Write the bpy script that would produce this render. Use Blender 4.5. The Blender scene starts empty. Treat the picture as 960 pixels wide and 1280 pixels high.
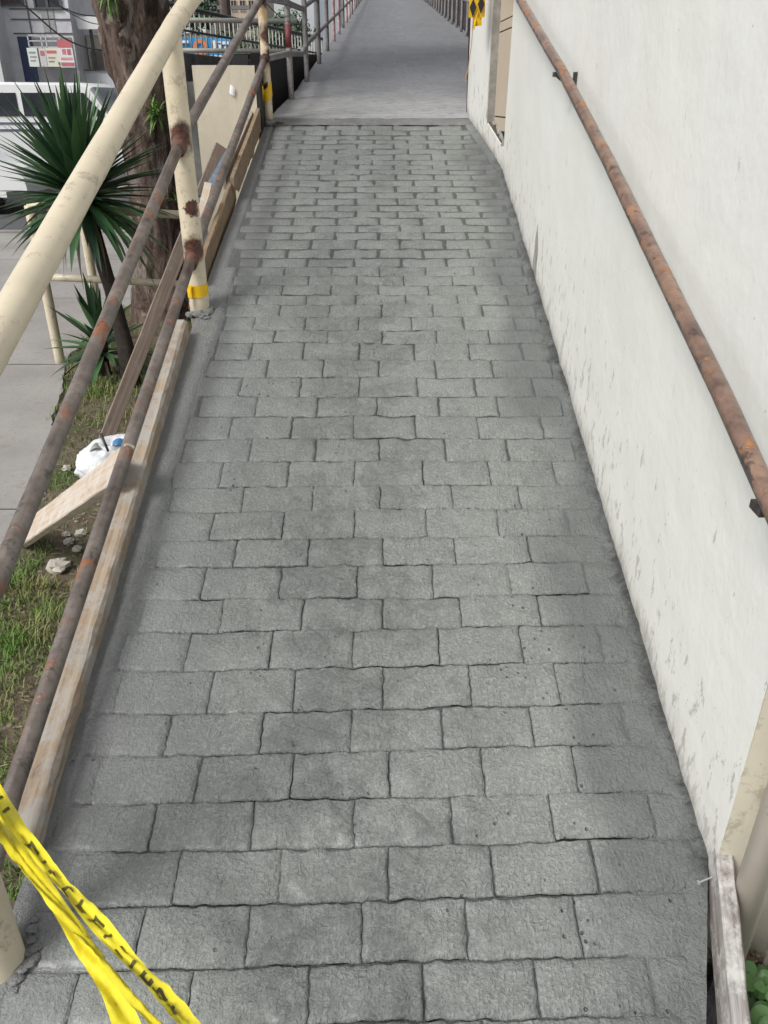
import bpy, bmesh, math, random
from mathutils import Vector, Matrix, noise
R = math.radians
random.seed(7)
sc = bpy.context.scene
col = sc.collection

# ------------------------------------------------------------------ camera
H = 1.66
cd = bpy.data.cameras.new('camera'); cam = bpy.data.objects.new('camera', cd); col.objects.link(cam)
cam.location = (0, 0, H); cam.rotation_euler = (R(90 - 27.8), 0, 0)
cd.sensor_fit = 'HORIZONTAL'; cd.sensor_width = 36; cd.lens = 36 * 980 / 960
cd.clip_start = 0.02; cd.clip_end = 3000
sc.camera = cam
sc.render.resolution_x = 768; sc.render.resolution_y = 1024

# ------------------------------------------------------------------ sky and sun (overcast daylight)
SUN = Vector((-.52, -.42, .74)).normalized()
w = bpy.data.worlds.new('World'); sc.world = w; w.use_nodes = True
wn = w.node_tree; wn.nodes.clear()
sk = wn.nodes.new('ShaderNodeTexSky'); sk.sky_type = 'NISHITA'; sk.sun_disc = False
sk.sun_elevation = math.asin(SUN.z); sk.sun_rotation = math.atan2(SUN.x, SUN.y)
sk.air_density = 1.0; sk.dust_density = 3.0
hs = wn.nodes.new('ShaderNodeHueSaturation'); hs.inputs['Saturation'].default_value = .26
bg = wn.nodes.new('ShaderNodeBackground'); bg.inputs['Strength'].default_value = .12
wo = wn.nodes.new('ShaderNodeOutputWorld')
wn.links.new(sk.outputs[0], hs.inputs['Color']); wn.links.new(hs.outputs[0], bg.inputs['Color']); wn.links.new(bg.outputs[0], wo.inputs['Surface'])
sl = bpy.data.lights.new('sun', 'SUN'); sl.energy = 1.7; sl.angle = R(18); sl.color = (1, .97, .93)
so = bpy.data.objects.new('sun', sl); col.objects.link(so)
so.rotation_euler = SUN.to_track_quat('Z', 'Y').to_euler()
sc.view_settings.view_transform = 'Standard'; sc.view_settings.look = 'None'
sc.view_settings.exposure = 0.36; sc.view_settings.gamma = 1

# ------------------------------------------------------------------ helpers
TA = math.tan(R(15.5)); TU = math.tan(R(7.0)); YB = 5.554
def ramp_z(y): return y * TA
def walk_z(y): return YB * TA + (y - YB) * TU
def fbm(x, y, z=0, o=3): return noise.fractal(Vector((x, y, z)), .9, 2.1, o)

def tag(o, label=None, cat=None, group=None, kind=None):
    for k, v in (('label', label), ('category', cat), ('group', group), ('kind', kind)):
        if v: o[k] = v
    return o
def empty(name, loc, label=None, cat=None, group=None, kind=None):
    o = bpy.data.objects.new(name, None); col.objects.link(o); o.location = loc
    return tag(o, label, cat, group, kind)
def adopt(o, parent):
    """parent keeping the world placement (roots are never rotated)"""
    if parent is not None:
        pm = Vector(parent.location); q = parent.parent
        while q is not None: pm += Vector(q.location); q = q.parent
        o.parent = parent; o.location = Vector(o.location) - pm
    return o

class MB:
    def __init__(s): s.v = []; s.f = []; s.m = []; s.mi = 0
    def add(s, vs, fs):
        b = len(s.v); s.v += [tuple(v) for v in vs]
        for f in fs: s.f.append([i + b for i in f]); s.m.append(s.mi)
    def box(s, a, b):
        x0, y0, z0 = a; x1, y1, z1 = b
        s.add([(x0,y0,z0),(x1,y0,z0),(x1,y1,z0),(x0,y1,z0),(x0,y0,z1),(x1,y0,z1),(x1,y1,z1),(x0,y1,z1)],
              [(3,2,1,0),(4,5,6,7),(0,1,5,4),(1,2,6,5),(2,3,7,6),(3,0,4,7)])
    def hexa(s, p):
        s.add(p, [(3,2,1,0),(4,5,6,7),(0,1,5,4),(1,2,6,5),(2,3,7,6),(3,0,4,7)])
    def tube(s, path, r, n=12, cap=True, jit=0, seed=0):
        path = [Vector(p) for p in path]; rs = r if isinstance(r, (list, tuple)) else [r] * len(path)
        b = len(s.v); up = None
        for i, p in enumerate(path):
            d = (path[min(i+1, len(path)-1)] - path[max(i-1, 0)]).normalized()
            if up is None: up = Vector((0,0,1)) if abs(d.z) < .9 else Vector((0,1,0))
            sx = d.cross(up).normalized(); sy = sx.cross(d).normalized(); up = sy
            for k in range(n):
                a = 2*math.pi*k/n; q = sx*math.cos(a) + sy*math.sin(a)
                rr = rs[i]
                if jit: rr *= 1 + jit * noise.noise(Vector(p)*9 + q*1.3 + Vector((seed,0,0)))
                s.v.append(tuple(p + q*rr))
        for i in range(len(path)-1):
            for k in range(n):
                a = b+i*n+k; c = b+i*n+(k+1) % n
                s.f.append([a, c, c+n, a+n]); s.m.append(s.mi)
        if cap:
            s.f.append([b+k for k in range(n)][::-1]); s.m.append(s.mi)
            e = b+(len(path)-1)*n; s.f.append([e+k for k in range(n)]); s.m.append(s.mi)
    def grid(s, fn, nu, nv):
        b = len(s.v)
        for j in range(nv+1):
            for i in range(nu+1): s.v.append(tuple(fn(i/nu, j/nv)))
        for j in range(nv):
            for i in range(nu):
                a = b+j*(nu+1)+i; s.f.append([a, a+1, a+nu+2, a+nu+1]); s.m.append(s.mi)
    def mesh(s, name, mats, smooth=False):
        me = bpy.data.meshes.new(name); me.from_pydata(s.v, [], s.f)
        for m in (mats if isinstance(mats, (list, tuple)) else [mats]): me.materials.append(m)
        if any(s.m): me.polygons.foreach_set('material_index', s.m)
        if smooth: me.polygons.foreach_set('use_smooth', [True]*len(me.polygons))
        me.update(); return me
    def build(s, name, mats, parent=None, smooth=False, origin=None, angle=None, **kw):
        if origin is not None:
            o_ = Vector(origin); s.v = [tuple(Vector(v)-o_) for v in s.v]
        me = s.mesh(name, mats, smooth)
        if angle is not None:
            me.polygons.foreach_set('use_smooth', [True]*len(me.polygons))
            bm = bmesh.new(); bm.from_mesh(me)
            for e in bm.edges:
                if len(e.link_faces) == 2 and e.calc_face_angle(0) > R(angle): e.smooth = False
            bm.to_mesh(me); bm.free()
        o = bpy.data.objects.new(name, me); col.objects.link(o)
        if origin is not None: o.location = origin
        adopt(o, parent); return tag(o, **kw)

# ------------------------------------------------------------------ material helpers
class NT:
    def __init__(s, name):
        s.m = bpy.data.materials.new(name); s.m.use_nodes = True; s.t = s.m.node_tree; s.t.nodes.clear()
        s.out = s.n('ShaderNodeOutputMaterial'); s.b = s.n('ShaderNodeBsdfPrincipled')
        s.t.links.new(s.b.outputs[0], s.out.inputs['Surface'])
        s.geo = s.n('ShaderNodeNewGeometry').outputs['Position']
        s.tc = s.n('ShaderNodeTexCoord').outputs['Object']
    def n(s, t): return s.t.nodes.new(t)
    def set(s, inp, v):
        if isinstance(v, bpy.types.NodeSocket): s.t.links.new(v, inp)
        elif isinstance(v, tuple) and len(v) == 3 and inp.type == 'RGBA': inp.default_value = (*v, 1)
        else: inp.default_value = v
    def noise(s, vec, scale, detail=4, rough=.6, dist=0, out='Fac'):
        x = s.n('ShaderNodeTexNoise'); s.set(x.inputs['Vector'], vec); x.inputs['Scale'].default_value = scale
        x.inputs['Detail'].default_value = detail; x.inputs['Roughness'].default_value = rough; x.inputs['Distortion'].default_value = dist
        return x.outputs[out]
    def vor(s, vec, scale, feat='F1', out='Distance'):
        x = s.n('ShaderNodeTexVoronoi'); x.feature = feat; s.set(x.inputs['Vector'], vec); x.inputs['Scale'].default_value = scale
        return x.outputs[out]
    def mapping(s, vec, scale=(1,1,1), rot=(0,0,0), loc=(0,0,0)):
        x = s.n('ShaderNodeMapping'); s.set(x.inputs['Vector'], vec); x.inputs['Scale'].default_value = scale
        x.inputs['Rotation'].default_value = rot; x.inputs['Location'].default_value = loc; return x.outputs[0]
    def ramp(s, fac, *stops):
        x = s.n('ShaderNodeValToRGB'); s.set(x.inputs[0], fac); e = x.color_ramp.elements
        while len(e) < len(stops): e.new(.5)
        for i, (p, c) in enumerate(stops):
            e[i].position = p; e[i].color = (c, c, c, 1) if not isinstance(c, tuple) else (*c, 1)
        return x.outputs[0]
    def mix(s, fac, a, b, mode='MIX'):
        x = s.n('ShaderNodeMix'); x.data_type = 'RGBA'; x.blend_type = mode; s.set(x.inputs[0], fac)
        s.set(x.inputs[6], a); s.set(x.inputs[7], b); return x.outputs[2]
    def math(s, op, a, b=0.0, c=None):
        x = s.n('ShaderNodeMath'); x.operation = op; s.set(x.inputs[0], a); s.set(x.inputs[1], b)
        if c is not None: s.set(x.inputs[2], c)
        return x.outputs[0]
    def sep(s, vec):
        x = s.n('ShaderNodeSeparateXYZ'); s.set(x.inputs[0], vec); return x.outputs
    def dist(s, p):
        x = s.n('ShaderNodeVectorMath'); x.operation = 'DISTANCE'; s.set(x.inputs[0], s.geo); x.inputs[1].default_value = p; return x.outputs['Value']
    def bump(s, h, strength=.3, dist=.01, normal=None):
        x = s.n('ShaderNodeBump'); s.set(x.inputs['Height'], h); s.set(x.inputs['Strength'], strength)
        x.inputs['Distance'].default_value = dist
        if normal is not None: s.t.links.new(normal, x.inputs['Normal'])
        return x.outputs[0]
    def done(s, color, rough=.7, normal=None, metal=0, spec=None):
        s.set(s.b.inputs['Base Color'], color); s.set(s.b.inputs['Roughness'], rough); s.set(s.b.inputs['Metallic'], metal)
        if normal is not None: s.set(s.b.inputs['Normal'], normal)
        if spec is not None: s.set(s.b.inputs['Specular IOR Level'], spec)
        return s.m

def m_wet_concrete(name, base=(.245,.262,.242), rough_band=False):
    t = NT(name); ea = t.n('ShaderNodeAttribute'); ea.attribute_name = 'edge'; ea = ea.outputs['Fac']; g = t.geo; x, y, z = t.sep(g)
    n1 = t.noise(g, 3.2, 5, .6); n2 = t.noise(g, 22, 5, .65); n3 = t.noise(g, 120, 3, .7)
    c = t.mix(t.ramp(n1, (.3, 0), (.72, 1)), tuple(v*.84 for v in base), tuple(v*1.14 for v in base))
    c = t.mix(t.ramp(n2, (.44, 0), (.62, .5)), c, tuple(v*.66 for v in base))
    c = t.mix(t.ramp(n3, (.50, 0), (.62, .55)), c, tuple(v*1.6 for v in base))
    n4 = t.noise(g, 210, 3, .8); c = t.mix(t.ramp(n4, (.36, .6), (.48, 0)), c, tuple(v*.5 for v in base))
    # still damp towards the wall side and smooth bluish cream along the left board
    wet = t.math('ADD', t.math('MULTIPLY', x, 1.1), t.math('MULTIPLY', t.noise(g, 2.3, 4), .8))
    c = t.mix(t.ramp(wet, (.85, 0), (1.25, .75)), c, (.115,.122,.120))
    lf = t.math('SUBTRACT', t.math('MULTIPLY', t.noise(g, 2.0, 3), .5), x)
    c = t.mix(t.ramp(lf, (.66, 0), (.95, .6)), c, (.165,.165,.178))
    # holes
    pit = t.vor(g, 34); pm = t.math('MULTIPLY', t.ramp(pit, (.06, 1), (.13, 0)), t.ramp(t.noise(g, 6, 2), (.52, 0), (.62, 1)))
    c = t.mix(t.math('MULTIPLY', pm, .55), c, (.06,.06,.062))
    # coarse swath in the middle of the ramp, trowelled elsewhere
    cen = t.math('ABSOLUTE', t.math('ADD', x, .08)); cen = t.math('ADD', cen, t.math('MULTIPLY', t.noise(g, 1.7, 3), .55))
    coarse = t.ramp(cen, (.42, 1), (.68, .18))
    patch = t.ramp(t.noise(t.mapping(g, loc=(1,5,2)), 6.5, 3, .6), (.42, .18), (.56, 1)); coarse = t.math('MULTIPLY', coarse, patch)
    dv = t.mapping(g, (1, .8, 1)); dn = t.noise(dv, 62, 6, .75, 1.0); lip = t.noise(g, 24, 4, .65, 1.6)
    c = t.mix(t.math('MULTIPLY', t.ramp(dn, (.56, 0), (.66, .5)), coarse), c, tuple(v*.66 for v in base))
    c = t.mix(t.math('MULTIPLY', t.ramp(lip, (.44, .5), (.56, 0)), coarse), c, tuple(v*1.42 for v in base))
    c = t.mix(t.math('MULTIPLY', coarse, .28), c, tuple(v*1.30 for v in base))
    nm = t.bump(t.noise(g, 13, 3, .5, .6), .6, .012)
    nm = t.bump(lip, t.math('MULTIPLY', coarse, 1.0), .020, nm)
    nm = t.bump(dn, t.math('ADD', t.math('MULTIPLY', coarse, .85), .15), .011, nm)
    # crumbs where the stamp tore the edges of the bricks
    cr = t.noise(g, 85, 5, .8, 1.2); crm = t.math('MULTIPLY', t.ramp(t.math('ADD', ea, t.math('MULTIPLY', t.noise(g, 11, 4, .7), 1.7)), (1.26, 0), (1.60, 1)), t.math('ADD', t.math('MULTIPLY', coarse, .8), .2))
    c = t.mix(t.math('MULTIPLY', crm, t.ramp(cr, (.44, .8), (.50, 0))), c, (.055,.058,.056))
    nm = t.bump(cr, t.math('MULTIPLY', crm, 1.0), .012, nm)
    # vertical drag strokes in patches
    st = t.noise(t.mapping(g, (120, 13, 13), (0,0,-.30)), 1, 4, .7, .5)
    sm = t.ramp(t.noise(g, 4.5, 2), (.44, 0), (.56, 1))
    nm = t.bump(t.math('MULTIPLY', st, sm), .8, .006, nm)
    c = t.mix(t.math('MULTIPLY', sm, t.ramp(st, (.30, .5), (.42, 0))), c, tuple(v*.55 for v in base))
    nm = t.bump(t.math('SUBTRACT', n3, t.math('MULTIPLY', pm, 2.2)), 1.0, .008, nm)
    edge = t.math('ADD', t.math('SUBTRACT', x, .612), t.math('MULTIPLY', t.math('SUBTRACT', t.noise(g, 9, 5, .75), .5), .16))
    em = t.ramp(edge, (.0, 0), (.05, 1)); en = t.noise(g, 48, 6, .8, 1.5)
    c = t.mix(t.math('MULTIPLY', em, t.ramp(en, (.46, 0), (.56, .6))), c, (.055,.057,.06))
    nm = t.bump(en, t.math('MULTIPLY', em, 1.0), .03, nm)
    rgh = t.ramp(t.noise(g, 5, 4), (.3, .30), (.7, .55))
    t.b.inputs['Coat Weight'].default_value = .32; t.b.inputs['Coat Roughness'].default_value = .27
    return t.done(c, rgh, nm, spec=.42)

def m_pipe_rust(name, base=(.080,.058,.047), light=(.215,.18,.155), rust=(.36,.12,.04), amount=.60, rough=.42, peel=False):
    t = NT(name); g = t.geo
    a = t.noise(g, 7, 5, .65); b = t.noise(g, 38, 4, .7); d = t.noise(t.mapping(g, (1,1,1), loc=(3,1,7)), 9, 5, .7)
    c = t.mix(t.ramp(a, (.35, 0), (.68, 1)), base, light)
    c = t.mix(t.ramp(b, (.45, 0), (.75, .7)), c, tuple(v*.45 for v in base))
    rm = t.ramp(t.math('ADD', t.math('MULTIPLY', d, .75), t.math('MULTIPLY', b, .25)), (amount-.05, 0), (amount+.02, 1))
    c = t.mix(rm, c, t.mix(b, rust, tuple(v*.4 for v in rust)))
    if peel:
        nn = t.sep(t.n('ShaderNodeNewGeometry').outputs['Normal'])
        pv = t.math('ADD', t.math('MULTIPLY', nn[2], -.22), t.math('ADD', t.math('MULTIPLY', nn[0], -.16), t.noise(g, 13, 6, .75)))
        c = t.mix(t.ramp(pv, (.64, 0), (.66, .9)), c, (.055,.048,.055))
    wn_ = t.noise(t.mapping(g, loc=(8,2,5)), 19, 5, .75)
    c = t.mix(t.ramp(wn_, (.57, 0), (.63, .75)), c, tuple(v*.3 for v in base))
    nm = t.bump(t.math('ADD', b, t.math('MULTIPLY', rm, .5)), .5, .004)
    return t.done(c, t.math('ADD', t.math('MULTIPLY', rm, .35), rough-.08), nm, spec=.9)

def m_cream(name, base=(.68,.60,.45), marks=(), amount=.66, dirt=(.30,.23,.15)):
    t = NT(name); g = t.geo
    a = t.noise(g, 6, 5, .6); b = t.noise(g, 60, 4, .7)
    c = t.mix(t.ramp(a, (.3, 0), (.7, 1)), tuple(v*.90 for v in base), tuple(min(.82, v*1.05) for v in base))
    c = t.mix(t.math('MULTIPLY', t.ramp(t.noise(g, 16, 5, .75), (amount-.1, 0), (amount, .6)), 1.0), c, dirt)
    c = t.mix(t.ramp(b, (.66, 0), (.74, .6)), c, (.16,.09,.05))
    for p, r0, kind in marks:
        d = t.math('ADD', t.dist(p), t.math('MULTIPLY', t.math('SUBTRACT', t.noise(g, 55 if kind == 'chip' else 25, 4), .5), r0*1.5))
        mk = t.ramp(d, (r0*.80, 1), (r0*(.86 if kind == 'chip' else 1.35), 0))
        c = t.mix(mk, c, t.mix(t.ramp(b, (.4, 0), (.6, 1)), (.035,.017,.013), (.13,.045,.028)))
    nm = t.bump(b, .10, .002)
    return t.done(c, .36, nm, spec=.5)

def m_wood(name, a=(.42,.34,.25), b=(.23,.17,.12), stain=(.36,.35,.33), st=.43, wet=None, rough=.75):
    t = NT(name); o = t.tc; ox = t.n('ShaderNodeObjectInfo').outputs['Random']
    v = t.n('ShaderNodeVectorMath'); v.operation = 'ADD'; t.set(v.inputs[0], o); 
    cb = t.n('ShaderNodeCombineXYZ'); t.set(cb.inputs[0], t.math('MULTIPLY', ox, 17)); t.set(cb.inputs[1], t.math('MULTIPLY', ox, 5)); t.set(v.inputs[1], cb.outputs[0])
    v = v.outputs[0]
    gr = t.noise(t.mapping(v, (2.2, 60, 60)), 1, 5, .65, .6); gr2 = t.noise(t.mapping(v, (6, 240, 240)), 1, 3, .7)
    kn = t.noise(t.mapping(v, (5, 16, 16)), 1, 3, .6, 1.5)
    c = t.mix(t.ramp(gr, (.32, 0), (.68, 1)), b, a)
    c = t.mix(t.ramp(kn, (.60, 0), (.74, .65)), c, tuple(q*.55 for q in b))
    c = t.mix(t.ramp(gr2, (.5, 0), (.8, .4)), c, tuple(q*.6 for q in b))
    cs = t.noise(v, 14, 5, .75)
    c = t.mix(t.ramp(cs, (st, 0), (st+.14, .75)), c, stain)
    if wet:   # cement line along the bottom of the side facing the ramp
        z = t.sep(o)[2]
        zz = t.math('ADD', z, t.math('MULTIPLY', t.noise(v, 11, 4, .7), .035))
        c = t.mix(t.ramp(zz, (.5 + wet[0], 1), (.5 + wet[1], 0)), c, (.12,.09,.065)) if False else c
    nm = t.bump(t.math('ADD', gr, t.math('MULTIPLY', gr2, .7)), .45, .003)
    return t.done(c, rough, nm, spec=.25)

def m_plain(name, c, rough=.6, var=.12, scale=8, bump=.1, metal=0, bd=.004):
    t = NT(name); a = t.noise(t.geo, scale, 5, .65)
    k = t.mix(t.ramp(a, (.3, 0), (.7, 1)), tuple(v*(1-var) for v in c), tuple(min(1, v*(1+var)) for v in c))
    return t.done(k, rough, t.bump(t.noise(t.geo, scale*7, 4, .7), bump, bd) if bump else None, metal)

def m_wall(name):
    t = NT(name); g = t.geo; x, y, z = t.sep(g)
    big = t.noise(g, 1.3, 4, .5); c = t.mix(t.ramp(big, (.3, 0), (.7, 1)), (.705,.715,.685), (.755,.765,.74))
    ye = t.noise(t.mapping(g, (1,1,.5), loc=(4,4,4)), 1.1, 4, .6)
    c = t.mix(t.ramp(ye, (.5, 0), (.75, .35)), c, (.72,.70,.60))
    h = t.math('SUBTRACT', z, t.math('MULTIPLY', y, TA))                # height above the ramp
    sp = t.noise(t.mapping(g, (1, 1, .42), (.6,0,0)), 26, 5, .75); sp2 = t.noise(t.mapping(g, (1,2.2,.5), (.8,0,0)), 34, 4, .75)
    k = t.math('SUBTRACT', sp, t.math('MULTIPLY', h, .26))
    c = t.mix(t.ramp(k, (.525, 0), (.565, .7)), c, (.28,.27,.25))
    c = t.mix(t.ramp(t.math('ADD', h, t.math('MULTIPLY', big, .5)), (.35, .30), (1.2, 0)), c, (.70,.69,.62))
    # cement smeared over the foot of the wall
    edge = t.math('SUBTRACT', t.math('ADD', t.math('MULTIPLY', sp2, .11), t.math('MULTIPLY', t.noise(g, 8, 3), .05)), h)
    c = t.mix(t.ramp(edge, (.045, 0), (.088, .8)), c, (.21,.205,.19))
    c = t.mix(t.ramp(edge, (-.01, 0), (.05, .32)), c, (.45,.43,.38))
    # cracked off plaster line near the foot
    dy = t.math('ABSOLUTE', t.math('SUBTRACT', t.math('ADD', y, t.math('MULTIPLY', t.noise(g, 9, 3), .03)), 3.53))
    mz = t.math('MULTIPLY', t.ramp(z, (.0, 1), (1, 1)), t.ramp(t.math('ADD', z, t.math('MULTIPLY', sp, .05)), (.0, 1), (.60, 1)))
    line = t.math('MULTIPLY', t.math('LESS_THAN', dy, t.math('MULTIPLY', t.math('SUBTRACT', 1.19, z), .45)), t.math('LESS_THAN', dy, .045))
    c = t.mix(t.math('MULTIPLY', line, .85), c, t.mix(t.ramp(sp2, (.42, 0), (.6, 1)), (.13,.13,.12), (.40,.385,.35)))
    # small scratches / scuffs
    sc_ = t.noise(t.mapping(g, (1, 3.0, .8), (.9,0,0)), 9, 6, .8)
    c = t.mix(t.ramp(sc_, (.645, 0), (.685, .6)), c, (.36,.35,.32))
    c = t.mix(t.ramp(t.noise(t.mapping(g, (1,1,.5), loc=(3,3,3)), 4, 6, .75), (.50, 0), (.70, .15)), c, (.60,.60,.56))
    pits = t.ramp(t.vor(g, 17), (.035, 1), (.06, 0)); pk = t.ramp(t.noise(t.mapping(g, loc=(9,0,0)), 3, 2), (.48, 0), (.56, 1))
    c = t.mix(t.math('MULTIPLY', t.math('MULTIPLY', pits, pk), .6), c, (.33,.31,.28))
    nm = t.bump(t.noise(t.mapping(g, (1,1,1)), 4, 4, .55), .35, .03)
    nm = t.bump(t.math('SUBTRACT', t.noise(g, 75, 4, .7), t.math('ADD', line, t.math('MULTIPLY', pits, pk))), .18, .004, nm)
    return t.done(c, .62, nm, spec=.35)

M = {}
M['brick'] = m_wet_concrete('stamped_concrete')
M['joint'] = m_wet_concrete('joint_concrete', (.085,.088,.086))  # same concrete as the bricks, darkened to paint in the groove shade
M['cream'] = m_cream('cream_paint')
M['cream_post'] = m_cream('cream_post_paint', marks=[((-.745,3.20,1.535), .050, 'burn'), ((-.745,3.20,1.135), .048, 'burn'), ((-.735,3.205,1.285), .038, 'chip')])
M['post_end'] = m_cream('cream_post_chipped', (.66,.58,.44), marks=[((-.70,5.5,2.0), .05, 'burn'), ((-.70,5.5,1.885), .04, 'burn'), ((-.69,5.5,2.16), .03, 'burn')], amount=.60, dirt=(.45,.25,.06))
M['pipe'] = m_pipe_rust('bare_brown_pipe')
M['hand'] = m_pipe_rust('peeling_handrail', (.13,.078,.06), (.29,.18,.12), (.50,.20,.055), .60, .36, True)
M['grey_post'] = m_pipe_rust('grey_post_paint', (.17,.155,.15), (.30,.29,.285), (.20,.07,.04), .66, .5)
M['pink_post'] = m_pipe_rust('pinkish_post_paint', (.42,.25,.25), (.62,.45,.44), (.28,.09,.06), .66, .5)
M['weld'] = m_plain('burnt_weld', (.045,.02,.015), .6, .6, 60, .6)
M['weld_rust'] = m_plain('rusty_sleeve', (.12,.055,.035), .6, .6, 50, .6)
M['wood'] = m_wood('form_lumber')
M['wood_old'] = m_wood('weathered_lumber', (.30,.235,.185), (.17,.13,.105), (.28,.26,.24), .55)
M['wood_pale'] = m_wood('pale_plank', (.62,.53,.43), (.42,.33,.245), (.58,.55,.51), .46)
M['ply'] = m_wood('dirty_plywood', (.36,.26,.16), (.19,.125,.08), (.17,.15,.13), .46)
M['wood_grey'] = m_wood('grey_plank', (.40,.385,.37), (.19,.155,.14), (.62,.61,.58), .47)
M['wall'] = m_wall('painted_wall')
M['beige'] = m_cream('beige_block_paint', (.60,.545,.43), amount=.74)
M['return'] = m_cream('yellowed_wall', (.72,.68,.56), amount=.62, dirt=(.36,.32,.24))
M['pipe_cream'] = m_cream('cream_pvc', (.68,.62,.53), amount=.8)
M['jamb'] = m_plain('grey_jamb', (.30,.285,.255), .8, .3, 14, .5, bd=.01)
M['door'] = m_plain('beige_door', (.52,.435,.34), .55, .05, 4, .05)
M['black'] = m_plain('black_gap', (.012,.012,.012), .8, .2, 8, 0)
M['darkwall'] = m_plain('dark_paint_and_shadow', (.014,.014,.016), .7, .3, 6, .1)  # black paint of the low wall, also the shadow strip on the block
M['rust_dark'] = m_plain('nail_steel', (.05,.04,.038), .5, .4, 60, .2)

# ------------------------------------------------------------------ ground
def m_ground():
    t = NT('soil'); g = t.geo
    a = t.noise(g, 2.2, 6, .65); b = t.noise(g, 30, 5, .7); c3 = t.vor(g, 60)
    c = t.mix(t.ramp(a, (.35, 0), (.65, 1)), (.135,.105,.075), (.21,.175,.13))
    c = t.mix(t.ramp(b, (.4, 0), (.7, .7)), c, (.07,.055,.04))
    c = t.mix(t.ramp(t.noise(g, 75, 4, .8), (.58, 0), (.66, .6)), c, (.33,.29,.22))
    c = t.mix(t.ramp(t.noise(t.mapping(g, loc=(5,5,0)), 3, 5, .7), (.48, 0), (.58, .55)), c, (.07,.095,.035))
    nm = t.bump(t.math('ADD', b, t.math('MULTIPLY', t.noise(g, 75, 4, .8), .5)), .7, .02)
    return t.done(c, .95, nm, spec=.1)
M['soil'] = m_ground()
# sidewalk: slabs with a ragged eroded edge towards the grass
def walk_edge(y):
    base = -1.50 - max(0, y-2.9)*.30 if y < 5.6 else -2.31
    if y < 2.9: base = -1.50 - (2.9-y)*.28
    return base + .05*fbm(y*3.1, 2.0) + .02*fbm(y*11, 5)
def ground_h(x, y):
    h = 0
    if -3 < x < -.7 and -1 < y < 9: h = .02*fbm(x*2.2, y*2.2) - .0
    if x < walk_edge(y)-.085: h = -.03
    if x > .64 and y < 1.3: h = -.03
    return h
xs = [-700,-60,-12,-6,-4] + [-3 + .08*i for i in range(30)] + [-.58, .0, .6, .66, .8, 1, 1.5, 3, 12, 60, 700]
ys = [-300,-20,-4] + [-1+.1*i for i in range(96)] + [9,12,20,60,1500]
mb = MB(); nx = len(xs)
mb.v = [(x, y, min(ground_h(x, y), .02) if abs(x) < 4 else -.02) for y in ys for x in xs]
for j in range(len(ys)-1):
    for i in range(nx-1): mb.f.append([j*nx+i, j*nx+i+1, (j+1)*nx+i+1, (j+1)*nx+i]); mb.m.append(0)
mb.build('ground', M['soil'], smooth=True, kind='structure')

def m_pave():
    t = NT('pavement_concrete'); g = t.geo
    c = t.mix(t.ramp(t.noise(g, 1.5, 5, .6), (.3, 0), (.7, 1)), (.27,.255,.24), (.37,.355,.335))
    c = t.mix(t.ramp(t.noise(g, 40, 4, .75), (.55, 0), (.7, .5)), c, (.16,.15,.135))
    c = t.mix(t.ramp(t.noise(g, 6, 5, .7), (.58, 0), (.68, .4)), c, (.20,.17,.13))
    return t.done(c, .9, t.bump(t.noise(g, 45, 5, .75), .4, .006), spec=.2)
M['pave'] = m_pave()
M['asphalt'] = m_plain('asphalt', (.085,.085,.09), .85, .2, 1.5, .4, bd=.01)
mb = MB()
def slab(y0, y1, n):
    b = len(mb.v)
    for i in range(n+1):
        y = y0 + (y1-y0)*i/n; e = walk_edge(y)
        mb.v += [(-9.0, y, .012), (e, y, .012 + .003*fbm(y*5, 1)), (e+.02, y, -.03)]
    for i in range(n):
        a = b+3*i; mb.f += [[a, a+1, a+4, a+3], [a+1, a+2, a+5, a+4]]; mb.m += [0, 0]
for a, b_ in ((-.8,1.15),(1.158,3.15),(3.158,5.34),(5.352,7.4),(7.41,9.4),(9.41,11.4)): slab(a, b_, 40)
mb.build('sidewalk', M['pave'], kind='structure')
mb = MB(); mb.box((-60,11.45,-.3),(-2.0,11.6,.03)); mb.build('curb', M['pave'], kind='structure')
mb = MB(); mb.add([(-90,11.6,-.012),(30,11.6,-.012),(30,24.5,-.012),(-90,24.5,-.012)], [(0,1,2,3)]); mb.build('road', M['asphalt'], kind='structure')

# ------------------------------------------------------------------ lower ramp with stamped bricks
def XLE(y):
    if y < .88: return -.82
    return -.715 - .045*min(1, max(0, (y-1)/2.2)) + (.02*max(0, y-3.6)/1.9)     # left edge
def XRE(y):
    if y < 1.08: return .648 - (1.08-y)*.32
    if y < 4.75: return .655
    return .655 - (y-4.75)*.155
ramp = empty('ramp', (0,0,0), kind='structure')
def lump(x, y):      # shared relief so that neighbours agree
    c = math.exp(-((x+.05)/.38)**2)
    return (.004*fbm(x*3.2, y*3.2, 1) + (.0052*c+.0010)*fbm(x*20, y*22, 3, 4))
def wob(x, y): return Vector((.0025*fbm(x*3, y*3, 7) + .0022*fbm(x*25, y*25, 3), .004*fbm(x*2.2, y*2.2, 9) + .0026*fbm(x*21, y*21, 5)))
mb = MB()
def slabpt(u, v):
    y = v*YB; x0, x1 = XLE(y), XRE(y)+.01
    x = x0 + (x1-x0)*u
    return (x, y, ramp_z(y) - .0115 + .6*lump(x, y))
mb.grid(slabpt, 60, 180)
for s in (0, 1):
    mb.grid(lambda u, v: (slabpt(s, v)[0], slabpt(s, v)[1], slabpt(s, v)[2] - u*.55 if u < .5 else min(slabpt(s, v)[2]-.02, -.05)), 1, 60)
mb.build('base_slab', M['joint'], ramp, smooth=True)

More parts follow.
